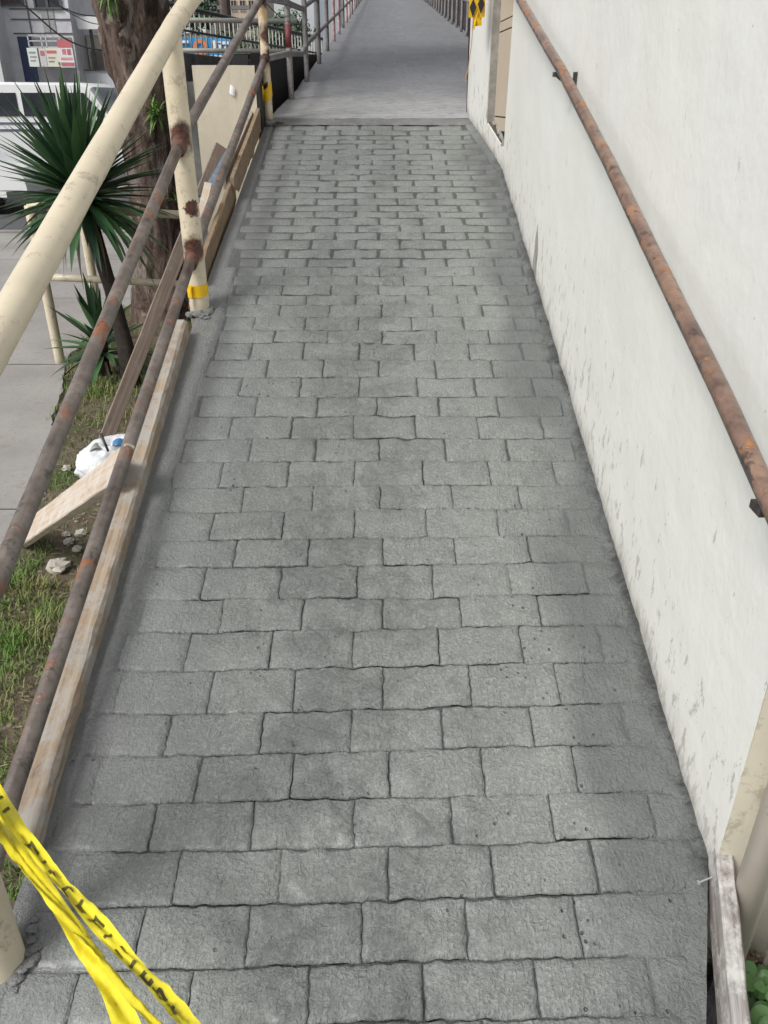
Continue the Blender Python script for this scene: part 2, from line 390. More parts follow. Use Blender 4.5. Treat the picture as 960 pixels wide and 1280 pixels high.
ROWS = [(.805,.897,.069),(.897,1.004,-.047),(1.004,1.106,.006),(1.106,1.206,-.066),(1.206,1.316,.007),(1.316,1.42,-.072),(1.42,1.536,-.002),(1.536,1.649,-.076),(1.649,1.751,-.005),(1.751,1.865,-.076),(1.865,1.966,-.007),(1.966,2.08,-.082),(2.08,2.185,-.007),(2.185,2.301,-.091),(2.301,2.417,-.013),(2.417,2.536,-.1),(2.536,2.648,-.022),(2.648,2.765,-.095),(2.765,2.879,-.015),(2.879,2.995,-.098),(2.995,3.087,-.009),(3.087,3.188,-.103),(3.188,3.286,-.013),(3.286,3.366,-.114),(3.366,3.449,-.02),(3.449,3.535,-.122),(3.535,3.616,-.021),(3.616,3.701,-.137),(3.701,3.789,-.026),(3.789,3.888,-.135),(3.888,3.965,-.023),(3.965,4.045,-.132),(4.045,4.131,-.028)]
y = .805
pre = []
for k in range(6): pre.insert(0, (y-.104, y, -.03 if k % 2 else .17)); y -= .104
post = [(4.131,4.203,-.14),(4.203,4.281,-.037),(4.281,4.361,-.144),(4.361,4.444,-.046),(4.444,4.523,-.146),(4.523,4.606,-.047),(4.606,4.685,-.144),(4.685,4.754,-.065),(4.754,4.825,-.152),(4.825,4.898,-.063),(4.898,4.986,-.149),(4.986,5.076,-.065),(5.076,5.162,-.156),(5.162,5.229,-.067),(5.229,5.306,-.155),(5.306,5.391,-.064),(5.391,5.472,-.149)]
ROWS = pre + ROWS + post
YTOP = 5.472
W = .2095
def tilt(x, yy): return .026*(x)*max(0, min(1, (2.6-yy)/1.3))
def start_x(yy): return (-.69 if yy < 1.4 else -.67 if yy < 2.4 else -.655 if yy < 3 else -.645 if yy < 3.7 else -.685) + .02*math.sin(yy*37)
def end_x(yy): return XRE(yy) - (.022 if yy < 4.5 else .034) + .012*math.sin(yy*53+1)
def brick_mesh(x0, x1, y0, y1, fine, soft=False, softr=False):
    nu = max(3, int((x1-x0)/(.008 if fine == 2 else .016 if fine == 1 else .05))); nv = 13 if fine == 2 else 7 if fine == 1 else 3
    cx, cy = (x0+x1)/2, (y0+y1)/2
    g = [random.uniform(.0004, .0022)*(1 if fine == 2 else 1.5 if fine == 1 else 2.0) for _ in range(4)]
    if random.random() < .4: g[random.randrange(4)] = -.0006
    if soft: g[0] = -.004
    if softr: g[1] = -.004
    a0, a1, b0, b1 = x0+g[0], x1-g[1], y0+g[2], y1-g[3]
    bev = random.uniform(.004, .007)
    wu, wv = a1-a0, b1-b0; rings = [0, bev*.5, bev, bev*2] if fine else [0, .006, .014]
    us = sorted([q/wu for q in rings] + [1-q/wu for q in rings] + [i/nu for i in range(1, nu) if rings[-1]*1.2 < i/nu*wu < wu-rings[-1]*1.2])
    vs = sorted([q/wv for q in rings] + [1-q/wv for q in rings] + [i/nv for i in range(1, nv) if rings[-1]*1.2 < i/nv*wv < wv-rings[-1]*1.2])
    sh_a, sh_w = (.0032, .008) if fine == 2 else (.0058, .011) if fine == 1 else (.0100, .014)
    tz, tx, ty = random.uniform(-.0012, .0012), random.uniform(-.020, .020), random.uniform(-.035, .025)
    m = MB(); m.e = []; nu_, nv_ = len(us), len(vs)
    if soft or softr: tx *= .3; ty *= .5; tz = -.0005
    def pt(u, v, drop):
        x = a0+(a1-a0)*u; yy = b0+(b1-b0)*v; yy2 = yy + tilt(x, yy); q = wob(x, yy); e = .0026*fbm(x*55, yy*55, 1, 3)*(1 if fine else .5)
        ed = min(u*(a1-a0) + (9 if soft else 0), (1-u)*(a1-a0) + (9 if softr else 0), v*(b1-b0), (1-v)*(b1-b0))
        px, py = x+q.x+e, yy2+q.y+e
        m.e.append(max(0, 1-ed/.022))
        shv = sh_a*math.exp(-max(ed, 0)/sh_w)*(1+.8*fbm(px*30, py*30, 6, 3)) + .0036*math.exp(-max(ed, 0)/.024)
        return (px-cx, py-cy, ramp_z(py) - ramp_z(cy) + lump(px, py) + tz + tx*(x-cx) + ty*(yy-cy) - drop - shv)
    for v in vs:
        for u in us:
            d = 0 if (soft and u == 0 or softr and u == 1) else .0035*(1 + .6*noise.noise(Vector((u*9+cx*50, v*9, cy)))) if (u in (0, 1) or v in (0, 1)) else 0
            m.v.append(pt(u, v, d))
    for j in range(nv_-1):
        for i in range(nu_-1):
            a = j*nu_+i; m.f.append([a, a+1, a+nu_+1, a+nu_]); m.m.append(0)
    ring = [i for i in range(nu_)] + [j*nu_+nu_-1 for j in range(1, nv_)] + [(nv_-1)*nu_+i for i in range(nu_-2, -1, -1)] + [j*nu_ for j in range(nv_-2, 0, -1)]
    b = len(m.v); m.v += [(m.v[i][0], m.v[i][1], m.v[i][2]-.012) for i in ring]; n = len(ring)
    for i in range(n): m.f.append([ring[i], b+i, b+(i+1) % n, ring[(i+1) % n]][::-1]); m.m.append(0)
    m.e += [m.e[i] for i in ring]
    return m, (cx, cy, ramp_z(cy))
specs = []
for y0, y1, xj in ROWS:
    ym = (y0+y1)/2; xs_, xe = start_x(ym), end_x(ym)
    js = []; x = xj
    while x > xs_: x -= W
    x += W
    while x < xe: js.append(x); x += W
    if js and js[0]-xs_ > .05: js.insert(0, xs_)
    else: js[0] = js[0] if js[0]-xs_ < .05 else xs_
    if xe - js[-1] > .05: js.append(xe)
    else: js[-1] = max(js[-1], js[-1])
    js = [q + random.uniform(-.005, .005) for q in js]
    for a, b_ in zip(js[:-1], js[1:]): specs.append((a, b_, y0, y1))
    # trowelled margins left and right of the row
    ROWS_M = (js[0], js[-1])
    specs[-1] = specs[-1]
    if 'marg' not in globals(): marg = []
    marg.append((y0, y1, js[0], js[-1]))
vis = [s for s in specs if s[2] > .70]; rest = [s for s in specs if s[2] <= .70]
vis.sort(key=lambda s: s[2])
near, far = vis[:296], vis[296:] + rest
for s in near:
    m, c = brick_mesh(*s, soft=(s[0] < -.6 and random.random() < .7), softr=s[1] > XRE(s[2])-.07, fine=2 if s[2] < 2.2 else 1 if s[2] < 3.6 else 0)
    me = m.mesh('brick', M['brick'], True); at_ = me.attributes.new('edge', 'FLOAT', 'POINT'); at_.data.foreach_set('value', m.e)
    o = bpy.data.objects.new('brick', me); col.objects.link(o); o.location = c; o.parent = ramp
big = MB()
for s in far:
    m, c = brick_mesh(*s, 0); big.add([Vector(v)+Vector(c) for v in m.v], m.f)
big.build('far_bricks', M['brick'], ramp, smooth=True, kind='stuff')
# trowelled margins: one continuous skin on each side, running a little way under the end bricks
mb = MB()
def marg_l(u, v):
    y = .2 + (YTOP+.004-.2)*v; x0 = XLE(y) - .004; x = x0 + (-.555-x0)*u; k = min(1, max(0, (x-(-.688 if y < 1.6 else -.675 if y < 2.9 else -.668 if y < 3.6 else -.705))/.022))
    return (x, y, ramp_z(y) + lump(x, y) - .0020 - (.0075 if y < 2.2 else .012 if y < 3.5 else .019)*k - (.004 if u == 1 else 0) + .0012*fbm(x*28, y*28, 6, 3))
def marg_r(u, v):
    y = .2 + (YTOP+.004-.2)*v; x1 = XRE(y) + .008; x0 = x1 - .15; x = x0 + (x1-x0)*u; k = min(1, max(0, (x1-.030-x)/.02))
    return (x, y, ramp_z(y) + lump(x, y) - .0020 - (.0075 if y < 2.2 else .012 if y < 3.5 else .019)*k - (.004 if u == 0 else 0) + (.0012+.004*max(0, u-.6)/.4)*fbm(x*40, y*40, 4, 4) + .006*max(0, u-.8)/.2)
mb.grid(marg_l, 26, 520); mb.grid(marg_r, 20, 520)
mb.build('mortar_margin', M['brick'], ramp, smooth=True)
# plain band where the two ramps meet
mb = MB()
def band(u, v):
    yy = YTOP+.004 + (YB-YTOP+.004)*v; x = XLE(yy)-.01+(XRE(yy)+.02-XLE(yy))*u
    return (x, yy + .008*fbm(x*7, 3)*(1 if v in (0, 1) else .3), ramp_z(yy) + .004 + .004*fbm(x*12, yy*12, 2) - (.01 if v == 0 else 0) + (.004 if v > .9 else 0))
mb.grid(band, 80, 8)
M['band'] = m_wet_concrete('band_concrete', (.21,.213,.205))
mb.build('top_band', M['band'], ramp, smooth=True)

# upper walkway
def m_walk():
    t = NT('worn_walkway'); g = t.geo; x, y, z = t.sep(g)
    c = t.mix(t.ramp(t.noise(g, 1.3, 5, .65), (.3, 0), (.7, 1)), (.185,.19,.20), (.25,.255,.265))
    s = t.noise(t.mapping(g, (2.0, 7, 7)), 1.6, 6, .7)
    c = t.mix(t.ramp(s, (.45, 0), (.68, .35)), c, (.16,.165,.18))
    edge = t.math('ADD', y, t.math('MULTIPLY', t.noise(g, 3, 4), .9))
    c = t.mix(t.ramp(t.math('MULTIPLY', edge, .1), (.66, .9), (.76, 0)), c, (.44,.44,.43))
    pat = t.noise(t.mapping(g, (3, 5, 1), loc=(2,2,2)), 2.2, 5, .7)
    c = t.mix(t.ramp(pat, (.56, 0), (.63, .5)), c, (.28,.28,.29))
    c = t.mix(t.ramp(t.noise(g, 45, 4, .8), (.5, 0), (.62, .55)), c, (.33,.33,.34))
    c = t.mix(t.ramp(t.noise(t.mapping(g, (1,2.5,2.5), loc=(6,6,6)), 9, 6, .8), (.48, 0), (.60, .5)), c, (.15,.155,.165))
    return t.done(c, .62, t.bump(t.math('ADD', s, t.math('ADD', t.noise(g, 40, 5, .8), t.math('MULTIPLY', t.noise(t.mapping(g, (1.3,1,1)), 13, 4, .7), 1.2))), .7, .014), spec=.4)
M['walk'] = m_walk()
mb = MB()
def wl(u, v):
    y = YB + .004 + (60*v**1.6); xl = -.74 + .05*min(1, (y-YB)/1.2)
    x = xl + (1.22-xl)*u
    return (x, y, walk_z(y) + .004 + .006*fbm(x*3, y*3) + .003*fbm(x*11, y*11, 5))
mb.grid(wl, 90, 420)
mb.grid(lambda u, v: (wl(0, v)[0], wl(0, v)[1], wl(0, v)[2]-.25*u), 1, 60)
mb.grid(lambda u, v: (wl(1, v)[0], wl(1, v)[1], wl(1, v)[2]-.25*u), 1, 60)
mb.build('upper_walkway', M['walk'], smooth=True, kind='structure')

# ------------------------------------------------------------------ white wall with door
wall = empty('white_wall', (.655, 3, 0), 'tall white plaster wall with cement smeared along its foot beside the ramp', 'wall')
mb = MB()
ZT = 5.2
def wallpt(u, v):
    y = 1.045 + (4.72-1.045)*u; z0 = -.1; z = z0+(ZT-z0)*v
    h = z - ramp_z(y)
    x = .655 + .0035*fbm(y*1.7, z*1.7, 5) + (.006*fbm(y*14, z*14, 2, 4)*max(0, 1-h/.12) if h > 0 else 0)
    return (x, y, z)
mb.grid(wallpt, 90, 130)
mb.box((.672,1.06,-.1),(.95,4.71,ZT))
mb.build('plaster_face', M['wall'], wall, smooth=False)
for p in wall.children[0].data.polygons[:90*130]: p.use_smooth = True
# return end facing down the ramp
mb = MB()
mb.grid(lambda u, v: (.655+2.6*u, 1.045+.002*fbm(u*9, v*9), -.1+(ZT+.1)*v), 40, 60)
mb.build('return_face', M['return'], wall, smooth=True)
# sill, jambs, pier and door beyond the wall
mb = MB()
def poly(pts, z0, z1):
    n = len(pts); b = len(mb.v)
    for z in (z0, z1):
        for p in pts: mb.v.append((p[0], p[1], z(p[1]) if callable(z) else z))
    for i in range(n): mb.f.append([b+i, b+(i+1) % n, b+n+(i+1) % n, b+n+i]); mb.m.append(0)
    mb.f.append([b+n+i for i in range(n)]); mb.m.append(0)
pier = [(.604,5.19),(.590,5.25),(.545,5.52),(.540,5.58),(.545,5.80),(.95,5.80),(.95,5.19)]
poly(pier, -.1, ZT); 
mb.build('pier', M['wall'], wall)
mb = MB(); poly([(.656,4.72),(.604,5.188),(.95,5.188),(.95,4.72)], -.1, lambda y: ramp_z(y)+.105); mb.build('sill', M['wall'], wall)
mb = MB(); poly([(.662,4.725),(.612,5.185),(.90,5.185),(.90,4.725)], lambda y: ramp_z(y)+.1, lambda y: ramp_z(y)+.109); mb.build('sill_top', m_plain('dirty_sill', (.10,.09,.075), .9, .6, 30, .8, bd=.02), wall)
mb = MB(); poly([(.652,5.186),(.609,5.182),(.607,5.150),(.655,5.150)], 1.53, ZT); mb.build('door_jamb', M['jamb'], wall)
dr = MB()
def dpanel(z0, z1, lean=.0):
    dr.hexa([(.668,4.70,z0),(.735,4.70,z0),(.700,5.150,z0),(.648,5.150,z0),(.668,4.70,z1),(.735,4.70,z1),(.700,5.150,z1),(.648,5.150,z1)])
dpanel(1.50, 1.565); dpanel(1.572, 1.985); dpanel(1.992, 2.035); dpanel(2.041, ZT)
door = dr.build('door', M['door'], wall)
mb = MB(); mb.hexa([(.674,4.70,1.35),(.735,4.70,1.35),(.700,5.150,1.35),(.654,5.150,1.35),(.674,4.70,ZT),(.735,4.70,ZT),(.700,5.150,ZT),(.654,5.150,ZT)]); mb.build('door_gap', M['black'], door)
mb = MB()
for k in range(26):
    yy = random.uniform(4.74, 5.15); mb.tube([(.668-.08*(yy-4.72)+random.uniform(0, .03), yy, ramp_z(yy)+.105), (.66, yy+.03, ramp_z(yy)+.108+random.uniform(0,.03))], random.uniform(.008,.02), 5)
mb.build('crumbled_mortar', M['jamb'], wall)

# wall handrail with brackets
hr = empty('wall_handrail', (.59, 2.5, 1.6), 'rusty brown handrail pipe with peeling paint fixed on the white wall', 'handrail')
HP = [(.585,.80,1.030),(.585,1.085,1.130),(.585,1.307,1.212),(.585,1.679,1.332),(.588,2.235,1.512),(.590,2.985,1.742),(.588,3.15,1.790),(.585,3.883,2.001),(.585,5.2,2.392)]
mb = MB(); pth = []
for a, b_ in zip(HP[:-1], HP[1:]):
    for k in range(8): pth.append(Vector(a).lerp(Vector(b_), k/8))
pth.append(Vector(HP[-1])); mb.tube(pth, .0168, 20, jit=.06)
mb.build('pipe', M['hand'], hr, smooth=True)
for (by, bz, bx) in ((3.06,1.760,.590),(1.075,1.127,.585),(5.0,2.32,.586)):
    mb = MB(); mb.tube([(bx,by,bz-.03),(bx+.02,by,bz-.045),(.657,by,bz-.045)], .006, 8)
    mb.box((.648,by-.016,bz-.085),(.656,by+.016,bz-.02)); mb.box((bx-.012,by-.018,bz-.034),(bx+.012,by+.018,bz-.020))
    mb.build('bracket', M['rust_dark'], hr)

# caution tape and dark post at the end of the wall
mb = MB(); mb.tube([(.567,5.86,1.50),(.548,5.86,2.9)], .019, 12); tag(mb.build('end_post', m_plain('dark_post', (.045,.025,.03), .5, .3, 20, .2), smooth=True), 'thin dark purple post at the far end of the white wall', 'post')
def m_tape(name, c=(.80,.62,.02), trans=.25):
    t = NT(name); k = t.mix(t.ramp(t.noise(t.geo, 30, 4, .6), (.3, 0), (.7, 1)), tuple(v*.86 for v in c), tuple(min(1, v*1.05) for v in c))
    m = t.done(k, .33, t.bump(t.noise(t.mapping(t.geo, (1,1,2)), 45, 4, .7), .25, .003))
    return m
M['tape'] = m_tape('yellow_tape', (.78,.68,.035)); M['tape_or'] = m_tape('orange_yellow_tape', (.82,.50,.01)); M['tapeblk'] = m_plain('tape_black', (.02,.018,.02), .4, .2, 20, 0)
ct = empty('caution_tape', (.52,5.15,1.9), 'yellow and black tape bunched beside the far end of the white wall', 'tape')
mb = MB()
def flap(x0, x1, z0, z1, y, dx=0, n=5, amp=.008):
    mb.grid(lambda u, v: (x0+(x1-x0)*u+dx*v, y+amp*math.sin(u*5+v*4), z0+(z1-z0)*v), n, n)
flap(.470,.560,2.06,2.36,5.15); flap(.500,.545,2.02,2.07,5.146)
mb.grid(lambda u, v: (.494+.035*u*(.3+.7*v), 5.142+.006*math.sin(u*6), 2.00+.09*v), 5, 5)
mb.build('band', M['tape_or'], ct, smooth=True)
mb = MB()
for cx_, cz_ in ((.492,2.105),(.536,2.12)):
    mb.add([(cx_,5.13,cz_-.045),(cx_+.019,5.13,cz_),(cx_,5.13,cz_+.045),(cx_-.019,5.13,cz_)], [(0,1,2,3)])
mb.add([(.475,5.13,2.20),(.505,5.13,2.155),(.53,5.13,2.22),(.50,5.13,2.25)], [(0,1,2,3)])
mb.build('chevron', M['tapeblk'], ct)
mb = MB(); mb.tube([(.498,5.145,2.04),(.494,5.145,1.93),(.484,5.14,1.85),(.478,5.14,1.79),(.470,5.14,1.755)], .002, 6); mb.tube([(.480,5.14,1.80),(.468,5.14,1.77),(.471,5.14,1.74)], .0035, 5)
mb.build('loose_string', m_plain('tan_string', (.42,.26,.13), .8), ct)

# cream pipe at the near corner, base stone, plank
mb = MB(); mb.tube([(.698,.985,.10),(.704,.985,1.2),(.71,.985,3.4)], .029, 20)
tag(mb.build('wall_pipe', M['pipe_cream'], smooth=True), 'cream vertical pipe standing at the near corner of the white wall', 'pipe')
mb = MB(); mb.grid(lambda u, v: (.80+1.2*u, 1.02-.10*v-.02*fbm(u*8, v*3), .20+.01*fbm(u*6, v*6)), 14, 4)
mb.grid(lambda u, v: (.80+1.2*u, .92-.02*fbm(u*8, 3), .20+.01*fbm(u*6, 6)-.4*v), 14, 6); mb.grid(lambda u, v: (.80, 1.02-.1*u, .20-.4*v), 3, 5)
tag(mb.build('footing_block', M['return'], smooth=False), 'stained cream concrete footing at the bottom of the wall corner beside small plants', 'footing')

def board(name, p0, p1, wid, thick, up, mat, label=None, cat=None, group=None, parent=None, seg=24, rag=.0015, cut0=0, cut1=0):
    """lumber: local x along, y across the face, z through"""
    p0, p1 = Vector(p0), Vector(p1); X = (p1-p0).normalized(); Z = Vector(up); Z = (Z - X*Z.dot(X)).normalized(); Y = Z.cross(X)
    L = (p1-p0).length; m = MB(); b = 0; sd = p0.x*13+p1.y*7
    c = .12*min(wid, thick); prof = [(-wid/2+c,-thick/2),(wid/2-c,-thick/2),(wid/2,-thick/2+c),(wid/2,thick/2-c),(wid/2-c,thick/2),(-wid/2+c,thick/2),(-wid/2,thick/2-c),(-wid/2,-thick/2+c)]
    for i in range(seg+1):
        x = L*i/seg
        for (yy, zz) in prof:
            xx = x + (cut0*yy if i == 0 else 0) + (cut1*yy if i == seg else 0)
            k = Vector((x*7, yy*30, zz*30+sd)); m.v.append((xx, yy + rag*noise.noise(k)+rag*noise.noise(k*4), zz + rag*noise.noise(k+Vector((9,0,0)))+rag*noise.noise(k*4+Vector((5,0,0)))))
    for i in range(seg):
        for k in range(8): m.f.append([i*8+k, i*8+(k+1) % 8, (i+1)*8+(k+1) % 8, (i+1)*8+k]); m.m.append(0)
    m.f.append(list(range(8))[::-1]); m.f.append([seg*8+k for k in range(8)]); m.m += [0, 0]
    o = m.build(name, mat, None)
    M4 = Matrix.Identity(4)
    for i, a in enumerate((X, Y, Z)):
        for j in range(3): M4[j][i] = a[j]
    M4.translation = p0; o.matrix_world = M4
    if parent is not None:
        loc, rot, sca = M4.decompose(); o.parent = parent; o.rotation_mode = 'QUATERNION'; o.rotation_quaternion = rot; o.location = loc - Vector(parent.location)
    return tag(o, label, cat, group)
def rz(y, off): return ramp_z(y) + off
UPR = (0, -TA, 1)
board('form_plank', (.672,1.075,rz(1.075,.016)), (.520,.38,rz(.38,.012)), .032, .085, (0,-TA,1), M['wood_grey'], 'narrow grey plank with a pale worn edge along the near right end of the ramp', 'plank', seg=40)
mb = MB(); mb.tube([(.640,1.02,rz(1.02,.035)),(.612,1.013,rz(1.013,.030))], .0017, 6); mb.tube([(.6125,1.013,rz(1.013,.030)),(.611,1.0127,rz(1.0127,.030))], .005, 8)
tag(mb.build('nail', m_plain('bright_nail', (.6,.6,.6), .35, .1, 20, 0, .6), None), 'shiny nail sticking out of the grey plank over the wet concrete', 'nail')

# ------------------------------------------------------------------ left railing
rl = empty('ramp_railing', (-.72,.9,0), 'cream railing with two bare brown lower pipes along the left side of the ramp', 'railing')
PX1 = (-.755,3.241); 
def post(name, x, y, z0, z1, r, mat, parent, n=16, top=None):
    m = MB(); pts = [(x, y, z0+(z1-z0)*i/10) for i in range(11)]
    m.tube(pts, r, n, jit=.03); return m.build(name, mat, parent, smooth=True)
# near post with a lumpy paint foot
mb = MB(); mb.tube([(-.708,.90,-.02+.09*i) for i in range(15)], [.05 if i < 3 else .040 for i in range(15)], 18, jit=.06); mb.build('post', M['cream'], rl, smooth=True)
post('post', -.757, 3.241, .83, 1.865, .040, M['cream_post'], rl, 20)
post('post', -.722, 5.50, 1.50, 2.62, .027, M['post_end'], rl)
def pipe(name, pts, r, mat, parent, n=16, sub=10, jit=.03, **kw):
    m = MB(); q = []
    for a, b_ in zip(pts[:-1], pts[1:]):
        for k in range(sub): q.append(Vector(a).lerp(Vector(b_), k/sub))
    q.append(Vector(pts[-1])); m.tube(q, r, n, jit=jit); return m.build(name, mat, parent, smooth=True, **kw)
pipe('top_rail', [(-.702,.75,1.03),(-.712,1.407,1.264),(-.735,2.6,1.665),(-.742,3.15,1.853),(-.742,3.26,1.893),(-.735,3.45,1.965),(-.722,5.50,2.58)], .034, M['cream'], rl, 20)
pipe('middle_rail', [(-.735,.90,.715),(-.745,1.323,.855),(-.757,3.18,1.503)], .0195, M['pipe'], rl)
pipe('middle_rail', [(-.755,3.25,1.535),(-.725,5.50,2.185)], .0205, M['pipe'], rl)
pipe('lower_rail', [(-.735,.90,.350),(-.745,1.129,.43),(-.757,3.18,1.100)], .0200, M['pipe'], rl)
pipe('lower_rail', [(-.755,3.25,1.13),(-.725,5.50,1.872)], .0205, M['pipe'], rl)
for z in (1.503, 1.100):     # burnt sleeve where each rail meets the post
    m = MB(); m.tube([(-.757,3.155,z-.014),(-.757,3.215,z+.010)], [.024,.029], 14, jit=.3); m.build('weld_joint', M['weld_rust'], rl, smooth=True)
for z in (2.175, 1.868):
    m = MB(); m.tube([(-.722,5.45,z-.008),(-.722,5.50,z+.010)], [.024,.034], 10, jit=.4); m.build('weld_joint', M['weld'], rl, smooth=True)

# lumps of mortar round the foot of the middle and far posts
mb = MB()
def blob(c, r, sz=.5, n=10, seed=0, amp=.35):
    b = len(mb.v); c = Vector(c)
    for j in range(n//2+1):
        th = math.pi*j/(n//2)
        for i in range(n):
            ph = 2*math.pi*i/n; d = Vector((math.sin(th)*math.cos(ph), math.sin(th)*math.sin(ph), math.cos(th)))
            q = 1 + amp*noise.noise(d*1.7+Vector((seed*3.1,0,0))) + amp*.5*noise.noise(d*4+Vector((seed,2,0)))
            mb.v.append(tuple(c + Vector((d.x*r, d.y*r, d.z*r*sz))*q))
    for j in range(n//2):
        for i in range(n): a = b+j*n+i; e = b+j*n+(i+1) % n; mb.f.append([a, a+n, e+n, e]); mb.m.append(0)
for k, (dx, dy, r) in enumerate(((.0,-.055,.034),(.045,-.03,.03),(.035,-.07,.028),(.06,.01,.024),(-.03,-.06,.03),(.05,-.09,.02))):
    blob((-.757+dx*.8, 3.241+dy*.8, ramp_z(3.241+dy*.8)-.002), r*.9, .45, 14, k, .55)
mb.build('post_mortar', M['brick'], ramp, smooth=True)
mb = MB()
for k, (dx, dy, r) in enumerate(((.02,-.03,.03),(.05,.0,.028),(.0,-.05,.028),(.07,-.01,.022))): blob((-.722+dx, 5.5+dy, ramp_z(5.5+dy)+.012), r, .6, 10, k+9)
mb.build('post_mortar', M['band'], ramp, smooth=True)
mb = MB()
for k in range(14): blob((-.655+random.uniform(-.008,.008)-.0004*(k-7)**2, .85+k*.009, ramp_z(.85+k*.009)+random.uniform(-.004,.002)), random.uniform(.008,.016), .18, 10, k+20)
mb.build('post_mortar', M['band'], ramp, smooth=True)

# tape wrapped round the feet of the two posts
def wrap(c, r, z0, z1, ragz, mat, label, flapdir=(-.03,-.03), mat2=None):
    e = empty('post_tape', (c[0], c[1], z0), label, 'tape')
    m = MB(); m.grid(lambda u, v: (c[0]+(r+.002+.003*noise.noise(Vector((u*5, v*3, z0))))*math.cos(2*math.pi*u), c[1]+(r+.002)*math.sin(2*math.pi*u), (z0+ragz*math.sin(2*math.pi*u+.6)+.018*noise.noise(Vector((u*9,z0,0))))*(1-v)+(z1+ragz*.4*math.sin(6*u))*v), 24, 4)
    m.build('band', mat, e, smooth=True)
    m = MB(); m.grid(lambda u, v: (c[0]-.02+flapdir[0]*(u)+.01*v, c[1]-r-.004+flapdir[1]*u+.006*math.sin(v*5), z0+.02-.07*u+.035*v), 6, 4); m.build('loose_end', mat, e, smooth=True)
    if mat2:
        m = MB(); m.grid(lambda u, v: (c[0]+(r+.005)*math.cos(R(225)+1.1*u), c[1]+(r+.005)*math.sin(R(225)+1.1*u), z0+.035+.03*v+.03*u), 6, 2); m.build('black_mark', mat2, e, smooth=True)
wrap((-.757,3.241), .041, .955, 1.00, .010, M['tape_or'], 'orange yellow tape wrapped around the foot of the cream post with burnt welds', (-.015,-.01))
wrap((-.722,5.50), .029, 1.66, 1.75, .014, M['tape_or'], 'yellow and black tape wrapped around the farther post at the ramp top', (-.05,-.12), M['tapeblk'])
mb = MB()
mb.grid(lambda u, v: (-.765+.028*u-.01*v, 5.44-.02*v+.008*math.sin(u*7), 1.72-.20*v+.01*u), 5, 8)
tag(mb.build('tape_tail', M['tape_or'], smooth=True), 'crumpled yellow tape tail hanging beside the far post over the plywood', 'tape')

# ------------------------------------------------------------------ foreground caution tape
ft = empty('caution_tape', (-.72,1.0,.55), 'twisted yellow tape with dark lettering across the near left corner of the ramp', 'tape')
def smooth_path(pts, n=60):
    P = [Vector(p) for p in pts]; out = []
    for i in range(len(P)-1):
        p0, p1, p2, p3 = P[max(i-1,0)], P[i], P[i+1], P[min(i+2,len(P)-1)]
        for k in range(n//(len(P)-1)):
            t = k/(n//(len(P)-1)); out.append(.5*((2*p1)+(p2-p0)*t+(2*p0-5*p1+4*p2-p3)*t*t+(3*p1-p0-3*p2+p3)*t**3))
    out.append(P[-1]); return out
CAMP = Vector((0,0,H))
def ribbon(name, pts, w0, w1, twist, fold, mat, off=(0,0,0), seed=0):
    P = smooth_path(pts, 90); n = len(P); m = MB(); nu = 8; fr = []
    for i, p in enumerate(P):
        d = (P[min(i+1,n-1)]-P[max(i-1,0)]).normalized(); s = i/(n-1)
        sx = d.cross(Vector((0,-.5,1))).normalized(); sz = sx.cross(d); a = twist[0]+(twist[1]-twist[0])*s + .25*math.sin(s*17+seed)
        e = sx*math.cos(a)+sz*math.sin(a); nn = e.cross(d); wv = (w0+(w1-w0)*s)*(1+.10*math.sin(s*23+seed*2))
        fr.append((p+Vector(off), e, nn, wv))
        for k in range(nu+1):
            u = k/nu-.5; bend = fold*(abs(u)*2)**1.3*wv*.5 + .0035*noise.noise(Vector((s*45, u*5, seed)))+ .0025*math.sin(u*9+s*31+seed)
            m.v.append(tuple(p+Vector(off)+e*u*wv+nn*bend))
    for i in range(n-1):
        for k in range(nu): a = i*(nu+1)+k; m.f.append([a, a+1, a+nu+2, a+nu+1]); m.m.append(0)
    o = m.build(name, mat, ft, smooth=True); return fr, fold, seed
PA = [(-.80,1.08,.62),(-.707,1.015,.584),(-.613,.916,.568),(-.504,.809,.579),(-.4,.711,.607),(-.307,.616,.641),(-.23,.541,.67),(-.16,.476,.697)]
PB = [(-.80,1.06,.56),(-.712,.999,.531),(-.584,.875,.532),(-.46,.743,.56),(-.382,.651,.601),(-.32,.566,.632),(-.257,.488,.655)]
frA = ribbon('strand', PA, .022, .023, (.35,.85), .6, M['tape'], seed=1)
ribbon('strand', PA, .020, .016, (1.0,1.3), -.4, M['tape'], off=(-.014,-.012,-.012), seed=4)
ribbon('strand', PB, .020, .029, (.0,.25), .4, M['tape'], off=(0,0,-.004), seed=7)
# lettering on the upper strand: black block glyphs, seen compressed by the twist
def glyph(s0, s1, rects, fr=frA):
    F, fold, seed = fr; n = len(F); m = MB()
    def pt(u, v):      # u along 0..1, v across -.5...5
        s = s0+(s1-s0)*u; i = s*(n-1); a = int(i); b_ = min(a+1, n-1); f = i-a
        p = F[a][0].lerp(F[b_][0], f); e = F[a][1].lerp(F[b_][1], f); nn = F[a][2].lerp(F[b_][2], f); wv = F[a][3]*(1-f)+F[b_][3]*f
        bend = fold*(abs(v)*2)**1.3*wv*.5 + .0035*noise.noise(Vector((s*45, v*5, seed)))+ .0025*math.sin(v*9+s*31+seed)
        sg = 1 if nn.dot(CAMP-p) > 0 else -1
        return p+e*v*wv+nn*(bend+.0012*sg)
    for (u0, u1, v0, v1) in rects:
        m.grid(lambda a, b_: pt(u0+(u1-u0)*a, v0+(v1-v0)*b_), 3, 3)
    m.build('letter', M['tapeink'], ft, smooth=True)
M['tapeink'] = m_plain('tape_ink', (.09,.08,.02), .4, .2, 20, 0)
